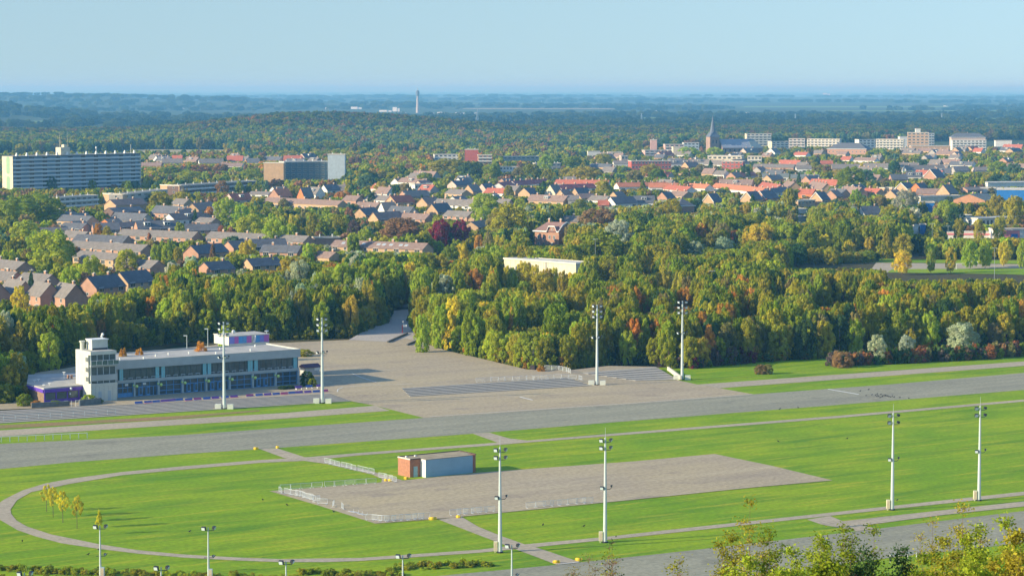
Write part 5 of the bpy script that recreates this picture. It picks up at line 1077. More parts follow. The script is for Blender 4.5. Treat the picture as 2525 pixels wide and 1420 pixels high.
# skylights on the solar terrace
for o, d_, q in AUTO:
    if d_.startswith('sand-coloured brick') and abs(q[0] - 941) < 15 and abs(q[1] - 610) < 30:
        rf = [c for c in o.children if c.name.startswith('roof')][0]
        for x in (-20, -12, -8.5, 0, 3, 7, 12.5, 15.5): s_ = link('skylight', SKYL, rf, (x, -2.3, 6.6)); s_.rotation_euler = (R(29), 0, 0)
        o['label'] = 'sand-coloured terrace with a brown roof full of skylights'
# fill: individual far houses on the town grid between the measured ones
def free(x, y, r, m=1.0): return all((x - a) ** 2 + (y - b) ** 2 > ((r + c) * m) ** 2 for a, b, c in FOOT)
TOWN = [wpoly([(1480, 476), (1480, 398), (1560, 392), (2000, 380), (2525, 378), (2525, 440), (2330, 470), (2060, 476), (1900, 486)]), wpoly([(830, 520), (880, 470), (1100, 440), (1300, 432), (1300, 520), (1180, 560), (900, 545)]), wpoly([(350, 412), (360, 400), (780, 400), (780, 412)]), wpoly([(380, 540), (640, 480), (660, 520), (500, 590), (200, 590), (150, 560)]), wpoly([(2270, 392), (2525, 370), (2525, 400), (2280, 405)])]
nfar = 0; tries = 0
for P_, n_ in zip(TOWN, (62, 22, 12, 10, 8)):
    xs = [p[0] for p in P_]; ys = [p[1] for p in P_]; k = 0; tries = 0
    while k < n_ and tries < 6000:
        tries += 1; x, y = random.uniform(min(xs), max(xs)), random.uniform(min(ys), max(ys))
        if not inpoly(x, y, P_) or not free(x, y, 10): continue
        L = random.choice((12, 12, 18, 26)); th_ = R(random.choice((-40, -40, 50)) + random.uniform(-4, 4))
        house_at(x, y, L, th_, random.choice((5, 6, 6)), random.uniform(3, 4.5), 9.5, random.choice('dgggbbdr'), random.choice('BSSWWPg'), dorm=random.choice((0, 0, 1)))
        k += 1
# far off buildings, transmission tower, pylons
def fx(x, y, z=0): return G(x, y, z)
t0 = fx(1030, 279); TWH = 118.0
t = empty('transmission_tower', t0, 0, 'slender concrete transmission tower on the hazy plain', 'tower')
sc_ = (t0.y / 6300); m_tc = mat('tower_concrete', (.40, .36, .33), .8, .05)
hh = 60 * sc_ * 1.0
mb = MB(); mb.tube((0, 0, 0), (0, 0, hh * .72), 6.2 * sc_ / 1.3, 3.0 * sc_ / 1.3, 12); mb.build('shaft', m_tc, t)
mb = MB()
for f0, f1, r_ in ((.70, .73, 4.6), (.76, .80, 5.0), (.82, .86, 5.0), (.87, .90, 4.2)): mb.tube((0, 0, hh * f0), (0, 0, hh * f1), r_ * sc_, r_ * sc_, 12)
mb.tube((0, 0, hh * .7), (0, 0, hh * .92), 2.4 * sc_, 2.4 * sc_, 10); mb.build('platforms', mat('tower_dark', (.16, .18, .2), .8, .05), t); mb = MB(); mb.tube((0, 0, hh * .9), (0, 0, hh * 1.03), .9 * sc_, .4 * sc_, 6); mb.build('antenna', m_tc, t)
FB = [(802,271,14,5,'white factory far off on the plain, nearest the picture side of the tower'),(865,270,26,6,'long white factory hall on the plain before the tower'),(935,276,30,4,'low row of pale sheds on the hazy plain'),(968,275,17,10,'white block-shaped factory just before the tower'),(975,281,26,3,'thin white shed line just below the white block'),
      (1058,281,12,3,'low white shed just past the tower foot'),(1078,281,20,4,'white sheds with a small chimney past the tower'),(1122,281,26,3,'long thin white sheds far past the tower'),(1170,283,8,4,'small white shed, last of the line past the tower'),(1606,277,28,3,'bright white greenhouse strip on the far plain'),(1535,284,4,5,'tiny white silo on the hazy plain'),(1283,284,3,5,'tiny white mast house on the hazy plain'),
      (1840,286,11,8,'white twin silo above the church roofs'),(1932,282,12,2,'thin white shed far beyond the cream flats'),(2030,235,17,5,'pale cooling hall on the horizon'),(2222,232,12,6,'faint grey power station block on the horizon'),(2240,232,8,10,'faint tall power station tower on the horizon'),(2327,263,9,2,'small white barn beyond the pale field'),
      (265,256,15,5,'white hospital block on the far left ridge'),(288,257,3,12,'thin white chimney beside the white hospital block'),(470,260,13,9,'pale tower block on the far plain'),(545,259,18,11,'pair of hazy grey tower blocks on the far plain'),(445,270,9,3,'small white roof below the pale tower block'),(578,270,8,4,'small white gable house on the far plain'),(763,255,5,3,'tiny white house in the hazy woods')]
for x, y, w_, h_, lab in FB:
    p = fx(x, y); s_ = p.y / 6300; t = empty('distant_building', p, 0); tag(t, lab, 'building', 'pale buildings far off on the plain')
    z0 = 0
    W_, H_ = w_ * s_, h_ * s_
    mb = MB(); mb.box((0, 0, -1), (W_ * .62, W_ * .6, H_)); mb.box((W_ * .62, W_ * .05, -1), (W_, W_ * .6, H_ * .72)); mb.build('wall', mat('far_white', (.85, .83, .78), .8, .04) if 'grey' not in lab and 'faint' not in lab else wm('g'), t)
    mb = MB(); mb.box((-.3, -.3, H_), (W_ * .62 + .3, W_ * .6 + .3, H_ + .4)); mb.build('roof', rm('fw'), t)
for x, y0_, y1_ in ((1177, 306, 268), (1961, 303, 281), (2322, 301, 279), (1582, 305, 280), (1336, 262, 248)):
    p = fx(x, y0_); hh = (y0_ - y1_) * p.y / 6300; t = empty('pylon', p, R(20)); mb = MB()
    for sx in (-1, 1):
        for sy in (-1, 1): mb.tube((sx * hh * .09, sy * hh * .09, 0), (sx * hh * .012, sy * hh * .012, hh), .35, .2, 4)
    for k in range(6):
        z = hh * (.1 + k * .13); q = hh * .09 * (1 - z / hh)
        for sx in (-1, 1): mb.tube((sx * q, -q, z), (-sx * q, -q, z + hh * .12), .18, n=4); mb.tube((sx * q, q, z), (-sx * q, q, z + hh * .12), .18, n=4)
    mb.build('lattice', m_pole, t)
    for f in (.62, .77, .92): mb = MB(); mb.tube((-hh * .16, 0, hh * f), (hh * .16, 0, hh * f), .3, n=4); mb.build('crossarm', m_pole, t)
    auto(t, 'lattice power pylon in the hazy wood belt', 'pylon', 'power pylons far off')
# ------------------------------------------------------------------ notable trees: x, top y, crown width in pixels, height m, colour, style
TR = [(75,478,175,20,'g','round'),(15,492,90,18,'lg','round'),(130,562,135,21,'yg','round'),(60,540,95,17,'yg','egg'),(85,566,50,16,'yg','round'),(241,549,28,10,'or','round'),(264,556,26,9,'oy','round'),(368,572,27,9,'rd','cone'),(384,599,36,12,'yg','egg'),(411,600,36,12,'yg','egg'),(438,606,32,11,'oy','egg'),(312,612,68,13,'oy','round'),(222,628,62,14,'yg','round'),(176,654,60,13,'yg','round'),
 (76,664,28,12,'dg','cone'),(48,702,52,12,'ye','egg'),(555,484,72,18,'yg','round'),(595,500,60,18,'yg','egg'),(620,526,90,17,'yg','round'),(680,540,70,16,'yg','round'),(545,553,20,9,'rd','egg'),(611,590,52,13,'ye','round'),(524,600,30,11,'ru','cone'),(516,508,28,12,'or','round'),(481,514,24,12,'dg','cone'),(770,522,36,16,'ol','egg'),(832,526,50,15,'ol','round'),(872,541,42,13,'pu','round'),(900,563,50,12,'yg','round'),
 (988,534,130,17,'ru','round'),(1085,541,62,16,'mg','round'),(1137,540,54,16,'mg','round'),(1181,577,30,10,'or','round'),(1252,498,108,23,'oy','round'),(1225,520,70,18,'br','round'),(1195,474,95,18,'yg','round'),(1190,508,60,14,'yg','round'),(1110,602,58,12,'g','round'),(1140,598,46,12,'ye','round'),(1088,624,44,11,'oy','round'),(1480,510,110,17,'ru','round'),(1525,537,90,20,'si','egg'),(1480,566,150,20,'g','round'),(1655,488,72,18,'ol','round'),(1665,494,20,15,'yg','column'),
 (1873,548,86,16,'ye','round'),(1785,582,60,11,'si','round'),(1712,592,62,11,'si','round'),(1732,548,40,13,'or','round'),(1752,572,34,11,'oy','round'),(1812,566,36,11,'rd','round'),(1890,489,25,10,'rd','cone'),(1856,478,32,13,'dg','cone'),(1948,464,44,20,'ol','column'),(1937,548,60,15,'yg','round'),(1836,500,46,13,'oy','round'),(1862,520,62,14,'lg','round'),(1920,500,50,16,'ol','egg'),(2035,576,44,11,'ye','round'),(2093,589,36,9,'ye','round'),(2143,583,34,10,'ye','round'),(2175,590,34,10,'ol','loose'),(2228,573,58,13,'oy','round'),(2225,615,54,11,'ye','round'),
 (2235,464,72,20,'si','round'),(2045,499,22,17,'oy','column'),(2111,464,38,16,'yg','egg'),(2153,474,30,13,'dg','round'),(2174,482,46,12,'br','round'),(2357,508,50,14,'dg','egg'),(2365,536,34,13,'oy','round'),(2415,538,34,13,'oy','round'),(2464,532,38,14,'oy','round'),(2455,478,52,17,'oy','round'),(2502,478,60,20,'oy','egg'),(2330,493,62,16,'yg','round'),(2430,590,46,13,'yg','round'),(2393,592,48,13,'yg','round'),(2476,592,34,12,'ye','round'),(2520,592,30,13,'yg','round'),(2296,612,30,11,'yg','egg'),(2345,606,36,12,'oy','egg'),(2372,497,24,12,'dg','cone'),(2275,502,32,10,'dg','egg'),
 (1110,390,112,20,'ol','round'),(1165,396,80,20,'dg','round'),(1212,403,56,18,'g','round'),(1072,398,60,14,'oy','round'),(1310,402,48,18,'g','round'),(1280,412,46,13,'br','round'),(1350,414,36,16,'ol','egg'),(1440,409,86,17,'oy','round'),(1400,412,50,15,'oy','round'),(1485,378,60,18,'ol','round'),(1410,384,60,17,'g','round'),(1345,380,44,18,'lg','round'),(1545,346,44,20,'g','egg'),(1570,344,34,20,'ol','egg'),(1565,418,52,16,'br','round'),(1605,403,62,17,'oy','round'),(1585,441,26,12,'g','cone'),(1488,443,50,14,'oy','round'),
 (1700,362,64,15,'yg','round'),(1764,362,52,15,'yg','round'),(1752,394,30,15,'dg','cone'),(1700,416,62,12,'g','round'),(1730,404,44,13,'br','round'),(1838,408,34,14,'dg','egg'),(1970,425,20,14,'dg','cone'),(2098,409,90,21,'g','round'),(2135,416,60,17,'bl','round'),(2165,412,50,14,'yg','round'),(2205,395,34,15,'dg','round'),(2420,393,16,11,'dg','cone'),(2460,396,60,17,'lg','round'),(2500,400,50,17,'bl','round'),(2205,300,70,24,'dg','round'),
 (60,394,70,9,'ru','round'),(75,408,80,15,'oy','loose'),(120,430,45,16,'bl','egg'),(227,442,26,12,'g','egg'),(317,444,26,12,'g','egg'),(395,470,70,17,'ol','round'),(420,408,60,13,'g','round'),(497,405,60,13,'ru','round'),(545,403,50,13,'ru','round'),(470,420,80,12,'lg','round'),(620,415,70,14,'g','round'),(445,470,50,14,'oy','egg'),(548,443,40,14,'ru','egg'),(680,440,50,12,'pu','round'),(825,408,44,17,'dg','cone'),(800,418,36,13,'g','round'),(740,443,22,11,'rd','egg'),(875,385,50,14,'ru','round'),(905,430,60,16,'bl','round'),(940,445,50,13,'oy','egg'),(1000,450,36,12,'br','round'),(1050,425,56,14,'g','round'),(1040,478,18,11,'dg','cone'),(972,457,14,12,'dg','egg'),(1340,446,30,13,'dg','cone'),(1255,455,34,13,'ol','egg'),(1620,415,50,14,'g','round'),(845,470,50,9,'or','round'),(1370,512,44,12,'g','round'),(1430,488,44,12,'g','egg'),
 (1320,650,40,13,'ye','egg'),(1300,642,38,13,'oy','egg'),(1366,655,34,13,'ye','egg'),(1250,652,30,13,'ye','egg'),(1262,656,36,13,'yg','egg'),(1348,657,42,13,'oy','egg'),(1388,664,36,13,'oy','egg'),(1265,752,52,15,'or','cone'),(1096,672,74,14,'si','egg'),(1168,661,62,14,'or','round'),(1292,642,56,14,'ye','round'),(1600,628,34,12,'ye','egg'),(1335,668,74,14,'oy','round'),(1200,690,60,14,'yg','egg'),(1040,770,50,13,'yg','egg'),(1090,745,64,15,'lg','egg'),(1160,760,60,15,'g','egg'),(1315,735,60,16,'ol','egg'),(1370,742,86,18,'g','egg'),(1420,700,80,16,'ol','round'),(1500,640,76,14,'ol','round'),(1640,660,60,13,'oy','egg'),(1690,705,56,13,'or','round'),(1590,722,50,12,'or','round'),(248,785,32,9,'or','egg'),(193,792,50,11,'yg','egg'),(320,735,50,13,'oy','egg'),(372,728,50,13,'or','egg'),(905,698,70,15,'oy','egg'),(845,645,70,15,'lg','round'),(735,640,70,14,'si','round'),(555,800,48,12,'yg','round'),(30,820,90,10,'oy','egg'),(120,815,70,12,'yg','egg'),(20,895,70,9,'ye','egg'),
 (2375,793,92,10.5,'si','round'),(2163,822,56,9,'si','egg'),(2236,824,50,7.5,'si','round'),(1920,678,26,11,'ye','egg'),(2245,705,30,12,'rd','egg'),(2310,705,26,12,'rd','egg'),(2490,683,50,12,'oy','round'),(1850,720,60,14,'ol','egg'),(2030,700,60,14,'ol','egg'),(2410,690,60,16,'lg','egg'),(2080,690,70,14,'ol','egg')]
for x, yt, w_, h_, c, s_ in TR:
    p_ = G(x, yt, h_); (w_ >= 34 or c in ('ye', 'mg', 'or')) and seen(p_.x, p_.y, w_ * mpp(yt, h_) * .3, h_ * (.5 if w_ > 36 else .4))
    treepx(x, yt, w_, h_, c, s_, clear=.05 if h_ > 11 and yt > 640 else .1, group='trees one can tell apart in wood and town')
# five little yellow trees on the lawn
for x, yb, yt, w_, lab in ((115, 1261, 1191, 34, 'thin young tree with yellow leaves at the lawn edge, topmost of the lawn group'), (131, 1275, 1196, 36, 'young yellow tree in the lawn group, overlapping its two neighbours'), (155, 1288, 1207, 38, 'young yellow tree in the lawn group beside the one standing alone'), (190, 1303, 1217, 35, 'young yellow tree standing alone at the end of the lawn group'), (245, 1318, 1254, 23, 'small pointed yellow tree behind a twin-headed floodlight')):
    p = G(x, yb); h_ = (yb - yt) * mpp(yb) * 1.0; t = tree(p, h_, w_ * mpp(yb), 'ye', 'loose' if w_ > 25 else 'cone', .38, lab, 'young yellow trees on the lawn', trunk=0)
# bushes
def bush(x, yb, w_, h_, c, lab, z=0.0, style='round'):
    p = G(x, yb, z); t = empty('bush', p, random.uniform(0, 6)); cr = link('foliage', proto(style, NTREE % 3), t, (0, 0, -.1)); cr.scale = (w_ / 2 / 1.08, w_ / 2 / 1.08, h_ / 2.1); cr.color = jit(TINT[c]) + (1,)
    mb = MB()
    for k in range(5): mb.tube((0, 0, -.1), (.25 * w_ * math.cos(k * 1.3), .25 * w_ * math.sin(k * 1.3), h_ * .6), .06, .02, 5)
    mb.build('stems', M_BARK, t); tag(t, lab, 'bush'); return t
bush(1876, 922, 4.2, 2.9, 'ru', 'low rust-tinged bush alone on the bright grass, its paler half'); bush(1893, 922, 3.4, 3.0, 'br', 'low brownish bush alone on the bright grass, its taller half')
bush(757, 951, 4.6, 4.2, 'dg', 'round dark green bush at the clubhouse corner', PLZ); bush(770, 953, 3.0, 2.4, 'g', 'small green bush beside the round one at the clubhouse corner', PLZ)
bush(2078, 906, 7, 4.8, 'ru', 'large red-topped bush where the dark hedge line begins')
bush(1335, 915, 3, 1.6, 'or', 'low orange bush at the wood edge by the curved railing', PLZ)
for i, (x, y, w_, h_, c, lab) in enumerate(((715, 958, 3.0, 1.1, 'dg', 'low clipped green hedge piece before the clubhouse, outer half'), (697, 959.5, 3.2, 1.1, 'dg', 'low clipped green hedge piece before the clubhouse, inner half'), (750, 878, 7, 2.2, 'oy', 'trimmed olive hedge block behind the clubhouse corner'), (90, 1002, 3, 1.7, 'or', 'orange shrub on the dark planted wall'), (135, 1001, 4, 1.6, 'g', 'green shrub spilling over the dark planted wall'), (218, 994, 4.5, 2.4, 'lg', 'green shrub at the foot of the lookout tower'), (240, 994, 3.4, 1.5, 'g', 'small shrub in the planter below the tower'), (60, 1000, 4.5, 3.2, 'g', 'dense green shrub at the outer end of the dark planted wall'))):
    bush(x, y, w_, h_, c, lab, PLZ)
for x, c, h_, lab in ((490, 'or', 13.2, 'bright orange treetop above the clubhouse roof by the taller lamp post'), (296, 'or', 12.8, 'red-orange treetop just past the lookout tower'), (338, 'or', 12.4, 'small orange sprig of a treetop above the clubhouse roof')):
    p = G(x, 842 if x == 490 else 858, h_); tree((p.x, p.y + 4, 0), h_, 4.6 if x == 490 else 3.5, c, 'egg', .3, lab)
# ------------------------------------------------------------------ woods: individuals along the edges, the rest as masses
WPROT = [crown_data(300 + i, s, 72, 62, .046, .185, rough=.42) for i, s in enumerate(('round', 'egg', 'column', 'egg', 'round', 'cone'))]
FPROT = [crown_data(400 + i, s, 18, 34, .13, .38, rough=.3) for i, s in enumerate(('round', 'egg', 'round'))]
FPROT = [(V_, .5 + (S_ - .5) * .4) for V_, S_ in FPROT]
EDGE = wpoly([(-500, 1030), (0, 1003), (52, 999), (58, 955), (62, 918), (190, 893), (290, 862), (430, 845), (560, 840), (700, 838), (860, 834), (940, 803), (952, 770)])
beltA = wpoly([(-500, 1030), (0, 1003), (52, 999), (58, 955), (62, 918), (190, 893), (290, 862), (430, 845), (560, 840), (700, 838), (860, 834), (935, 806), (950, 768), (1040, 745), (1130, 700), (1210, 690), (1230, 672), (1000, 672), (780, 680), (640, 722), (500, 735), (420, 735), (330, 775), (260, 795), (200, 830), (100, 870), (0, 860), (-500, 860)])
EDGB = wpoly([(1013, 795), (1035, 835), (1052, 852), (1110, 868), (1200, 890), (1300, 911), (1400, 914), (1500, 900), (1616, 902), (1660, 908), (1700, 909), (1870, 893), (2060, 882), (2300, 870), (2525, 853), (3200, 810)])
beltB = wpoly([(1013, 795), (1035, 835), (1052, 852), (1110, 868), (1200, 890), (1300, 911), (1400, 914), (1500, 900), (1616, 902), (1660, 908), (1700, 909), (1870, 893), (2060, 882), (2300, 870), (2525, 853), (3200, 810), (3200, 742), (2525, 745), (2340, 750), (2140, 745), (2060, 690), (1950, 660), (2180, 645), (2290, 620), (2240, 590), (1900, 590), (1700, 572), (1560, 580), (1460, 612), (1420, 640), (1300, 640), (1210, 690), (1120, 720), (1030, 760)])
VIS.append((1955, 2540, 657, 1165)); VIS.append((2195, 2540, 684, 1040))
hall = (G(1330, 644, 13).x, G(1330, 644, 13).y)
def wcol(x, y):
    r = random.random(); px = PX((x, y, 0))[0]
    if px < 700: pal = (('g', .36), ('lg', .24), ('ol', .17), ('dg', .06), ('yg', .07), ('oy', .04), ('si', .04), ('or', .02))
    elif px < 1000: pal = (('g', .38), ('lg', .2), ('dg', .1), ('ol', .14), ('si', .08), ('oy', .07), ('or', .03))
    elif px < 1450: pal = (('g', .22), ('lg', .30), ('yg', .18), ('ol', .16), ('oy', .08), ('or', .02), ('ye', .04))
    elif y > 900: pal = (('g', .30), ('ol', .26), ('lg', .22), ('dg', .06), ('br', .04), ('oy', .09), ('yg', .06), ('or', .02), ('ye', .01))
    else: pal = (('g', .25), ('ol', .30), ('lg', .18), ('dg', .05), ('br', .08), ('oy', .09), ('or', .06), ('rd', .015), ('si', .02))
    a = 0
    for c, w_ in pal:
        a += w_
        if r < a: return c
    return 'ol'
mass = []; cand = []
for P_, E_ in ((beltA, EDGE), (beltB, EDGB)):
    for x, y in jgrid(P_, 4.8):
        deep = y > 930
        d = segd(x, y, E_); px, py = PX((x, y, 0))
        if abs(x - hall[0]) < 20 and abs(y - hall[1] - 4) < 12: continue
        if not all((x - a) ** 2 + (y - b) ** 2 > (c * .6) ** 2 for a, b, c in FOOT[-60:]): continue
        if not (-420 < px < 2950): continue
        h_ = (random.uniform(8.5, 14) if d < 5 else random.uniform(12, 17) if d < 14 else random.uniform(12.5, 17.5))
        if px > 2520 - 300 and py > 740: h_ *= .93
        w_ = random.uniform(5.8, 8.4)
        if deep:
            if random.random() < .58: continue
            w_ = random.uniform(8, 12.5)
        h_ = fit_height(x, y, w_, h_)
        if h_ < 2.4: continue
        w_ = min(w_, h_ * 1.5)
        if 1230 < px < 1430 and y < hall[1] + 4 and y > hall[1] - 45: h_ = min(h_, 10.5)
        cand.append((d, x, y, h_, w_, wcol(x, y)))
cand.sort(key=lambda c: c[0]); nind = 0
for d, x, y, h_, w_, c in cand:
    px, py = PX((x, y, 0))
    if nind < 95 and -20 < px < 2545 and random.random() < .75:
        nind += 1; c = {'or': 'ol', 'rd': 'br', 'ye': 'yg'}.get(c, c); tree((x, y, 0), h_, w_, c, random.choice(('egg', 'egg', 'round')), .04 if d < 6 else .1, f'{NAMEC[c]} {"young" if h_ < 9.5 else "tall"} tree on the wood edge', 'trees along the wood edge', trunk=3 if random.random() < .15 else None)
    else: mass.append((x, y, h_ * .03, w_ / 2.1, w_ / 2.1, h_ * .96 / 2.1, random.uniform(0, 6.28), random.randrange(6)) + jit(TINT[c], .2))
node_scatter('woodland', WPROT, mass, 'mixed autumn wood behind the racecourse', 'wood')
# undergrowth along the edges and hedge line
ug = []
for E_ in (EDGE, EDGB):
    for a, b in zip(E_, E_[1:]):
        L = math.hypot(b[0] - a[0], b[1] - a[1]); n = max(1, int(L / 1.3))
        for i in range(n):
            f = (i + random.random()) / n; x = a[0] + (b[0] - a[0]) * f + random.uniform(-.5, 1.6); y = a[1] + (b[1] - a[1]) * f + random.uniform(0, 3.5); px = PX((x, y, 0))[0]
            if -300 < px < 2900:
                c = random.choice(('ru', 'pu', 'mg', 'pu', 'dg', 'dg', 'br', 'g')) if 1540 < px < 1860 or 2290 < px < 2700 else random.choice(('g', 'dg', 'ol', 'lg', 'oy', 'or')) if px > 1040 else random.choice(('dg', 'g', 'g', 'ol'))
                k = random.uniform(1.0, 1.9); ug.append((x, y, -.3, k, k, random.uniform(.9, 2.6), random.uniform(0, 6), random.randrange(3)) + tuple(v * .8 for v in jit(TINT[c], .2)))
UPROT = [crown_data(500 + i, 'round', 12, 45, .13, .42) for i in range(3)]
node_scatter('undergrowth', UPROT, ug, 'scrubby undergrowth along the wood edge', 'undergrowth')
hd = []
HL = wpoly([(2052, 905), (2150, 900), (2300, 893), (2420, 887), (2525, 878), (2700, 868)])
for a, b in zip(HL, HL[1:]):
    L = math.hypot(b[0] - a[0], b[1] - a[1]); n = int(L / .55)
    for i in range(n):
        f = (i + random.random()) / n; x = a[0] + (b[0] - a[0]) * f; y = a[1] + (b[1] - a[1]) * f + random.uniform(0, 6); c = random.choice(('ru', 'rd', 'dg', 'dg', 'br', 'pu', 'g'))
        k = random.uniform(1.1, 1.9); hd.append((x, y, -.4, k, k, random.uniform(1.5, 2.4), random.uniform(0, 6), random.randrange(3)) + jit(TINT[c], .2))
node_scatter('hedge_thicket', UPROT, hd, 'dark thicket with red tops beside the upper path', 'thicket')
# shrub strip at the bottom edge
st = []
for x0, x1, y0, y1, n in ((-150, 120, 1392, 1404, 60), (100, 480, 1402, 1417, 100), (480, 760, 1415, 1426, 50), (740, 1000, 1407, 1416, 90), (960, 1215, 1396, 1384, 70), (-150, 1250, 1425, 1434, 300)):
    for i in range(n):
        f = random.random(); p = G(x0 + (x1 - x0) * f, y0 + (y1 - y0) * f + random.uniform(0, 12)); k = random.uniform(.35, .8)
        st.append((p.x, p.y, -.15, k, k, random.uniform(.22, .55), random.uniform(0, 6), random.randrange(3)) + jit(TINT[random.choice(('g', 'ol', 'lg', 'yg', 'ol'))], .2))
node_scatter('shrub_strip', UPROT, st, 'low scrub strip along the foot of the slope', 'scrub')
# garden and street trees in the town
gt = []
def townmass(P_, sp, hr_, wr, pal, mul=1.0, keep=1.0, lst=None, np_=3):
    for x, y in jgrid(P_, sp):
        if random.random() > keep: continue
        w_ = random.uniform(*wr)
        if not free(x, y, w_ * .32, mul): continue
        c = random.choice(pal); h_ = fit_height(x, y, w_, random.uniform(*hr_))
        if h_ < 2.4: continue
        w_ = min(w_, h_ * 1.3)
        (lst if lst is not None else gt).append((x, y, zt(x, y) + h_ * .04, w_ / 2.1, w_ / 2.1, h_ * .96 / 2.1, random.uniform(0, 6.28), random.randrange(np_)) + jit(TINT[c], .22))
PT = ('g', 'g', 'ol', 'lg', 'dg', 'bl', 'ol', 'oy', 'br', 'g', 'lg', 'ru')
near_town = wpoly([(-400, 820), (230, 745), (420, 690), (640, 670), (800, 640), (1000, 625), (1250, 630), (1450, 600), (1560, 570), (1700, 560), (2250, 580), (2290, 620), (2420, 612), (2900, 600), (2900, 470), (1400, 470), (-400, 470)])
far_town = wpoly([(-400, 470), (2900, 470), (2900, 385), (1500, 378), (350, 392), (-400, 400)])
townmass(near_town, 10.5, (6, 12), (5, 10), PT, .8, .85)
townmass(far_town, 14, (6, 12), (6, 12), PT, .8, .7)
# solid green behind the solar terrace and between town and wood
townmass(wpoly([(1180, 640), (1180, 560), (1320, 540), (1440, 560), (1600, 520), (1960, 540), (2250, 560), (2270, 610), (1900, 600), (1560, 590), (1440, 620), (1300, 640)]), 6.5, (9, 14), (6, 9.5), ('g', 'ol', 'lg', 'ol', 'dg', 'oy', 'g', 'si', 'br'), .8, .95)
townmass(wpoly([(2280, 640), (2290, 600), (2600, 600), (2600, 640)]), 6, (6, 10), (5, 8), ('yg', 'oy', 'g', 'g', 'ol'), .7, .9)
townmass(wpoly([(380, 700), (640, 660), (800, 640), (1060, 625), (1060, 650), (760, 672), (500, 712)]), 6, (8, 12), (5, 8), ('g', 'lg', 'ol', 'si', 'yg'), .8, .9)
townmass(wpoly([(350, 470), (350, 405), (1000, 405), (1300, 400), (1300, 430), (900, 450), (700, 460), (600, 440), (420, 455)]), 10, (8, 13), (7, 11), ('oy', 'ru', 'g', 'ol', 'g', 'lg', 'or'), .85, .8)
node_scatter('garden_trees', [crown_data(600 + i, s, 26, 40, .11, .3) for i, s in enumerate(('round', 'egg', 'round', 'cone'))][:3], gt, 'garden and street trees between the houses', 'trees')
fp = G(475, 379); seen(fp.x, fp.y - 5, 75, .5)
# woods behind the town and on the hill
hw_ = []
PH = ('g', 'dg', 'bl', 'ol', 'g', 'br', 'dg', 'g', 'bl', 'ru')
townmass(wpoly([(600, 392), (900, 385), (1500, 378), (1900, 356), (2525, 345), (2900, 345), (2900, 330), (1900, 330), (1300, 332), (640, 340), (560, 372)]), 15, (10, 16), (10, 15), PH, .9, .97, hw_)
townmass(wpoly([(-300, 388), (0, 384), (240, 378), (330, 368.3), (640, 367.5), (640, 348), (-300, 348)]), 14, (12, 17), (10, 14), ('dg', 'g', 'bl', 'dg', 'g', 'ol', 'br'), .9, .97, hw_)
nhw = len(hw_)
townmass(wpoly([(600, 360), (300, 348), (-400, 348), (-400, 331), (300, 331), (900, 322), (1300, 322), (2900, 322), (2900, 342), (1300, 345), (800, 356)]), 18, (10, 15), (13, 18), PH, .9, .97, hw_)
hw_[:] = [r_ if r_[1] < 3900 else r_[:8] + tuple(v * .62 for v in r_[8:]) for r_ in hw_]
hc = G(800, 345).x
for x, y in jgrid([(hc - 600, 3500), (hc + 700, 3500), (hc + 700, 5000), (hc - 600, 5000)], 17):
    if zt(x, y) < 1.5: continue
    c = random.choice(('ru', 'or', 'br', 'ol', 'g', 'oy')) if zt(x, y) > 10 else random.choice(PH)
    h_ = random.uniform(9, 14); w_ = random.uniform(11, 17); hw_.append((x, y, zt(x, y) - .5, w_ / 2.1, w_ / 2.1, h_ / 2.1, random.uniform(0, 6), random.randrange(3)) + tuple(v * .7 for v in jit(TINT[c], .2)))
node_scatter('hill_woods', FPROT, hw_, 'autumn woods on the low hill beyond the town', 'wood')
# distant plain: rows of woods fading into the haze
dw = []
for i in range(9500):
    py = 226.5 + (random.random() ** 1.35) * 99; px = random.uniform(-500, 3025); p = G(px, py)
    n_ = math.sin(p.x * .0011 + 3 * math.sin(p.y * .0004)) + math.sin(p.y * .0013 + p.x * .0003) + .6 * math.sin(p.x * .004)
    if n_ < -.35 or any(x0 - 10 < px < x1 + 20 and y0 - .3 < py < y1 + (y1 - y0) * 1.1 + .8 for x0, x1, y0, y1, _g in FIELDS): continue
    s_ = p.y / 6300 * random.uniform(9, 20); s_ = min(s_, 110); h_ = random.uniform(9, 17) * (1 + .2 * min(1, p.y / 20000)); z = zt(p.x, p.y)
    if z > 40: h_ = min(h_, 14)
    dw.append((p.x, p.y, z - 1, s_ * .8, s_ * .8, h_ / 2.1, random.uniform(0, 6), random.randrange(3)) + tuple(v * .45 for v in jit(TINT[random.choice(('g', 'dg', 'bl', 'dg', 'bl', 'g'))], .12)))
node_scatter('distant_woods', FPROT, dw, 'bluish woods fading across the far plain', 'woods')
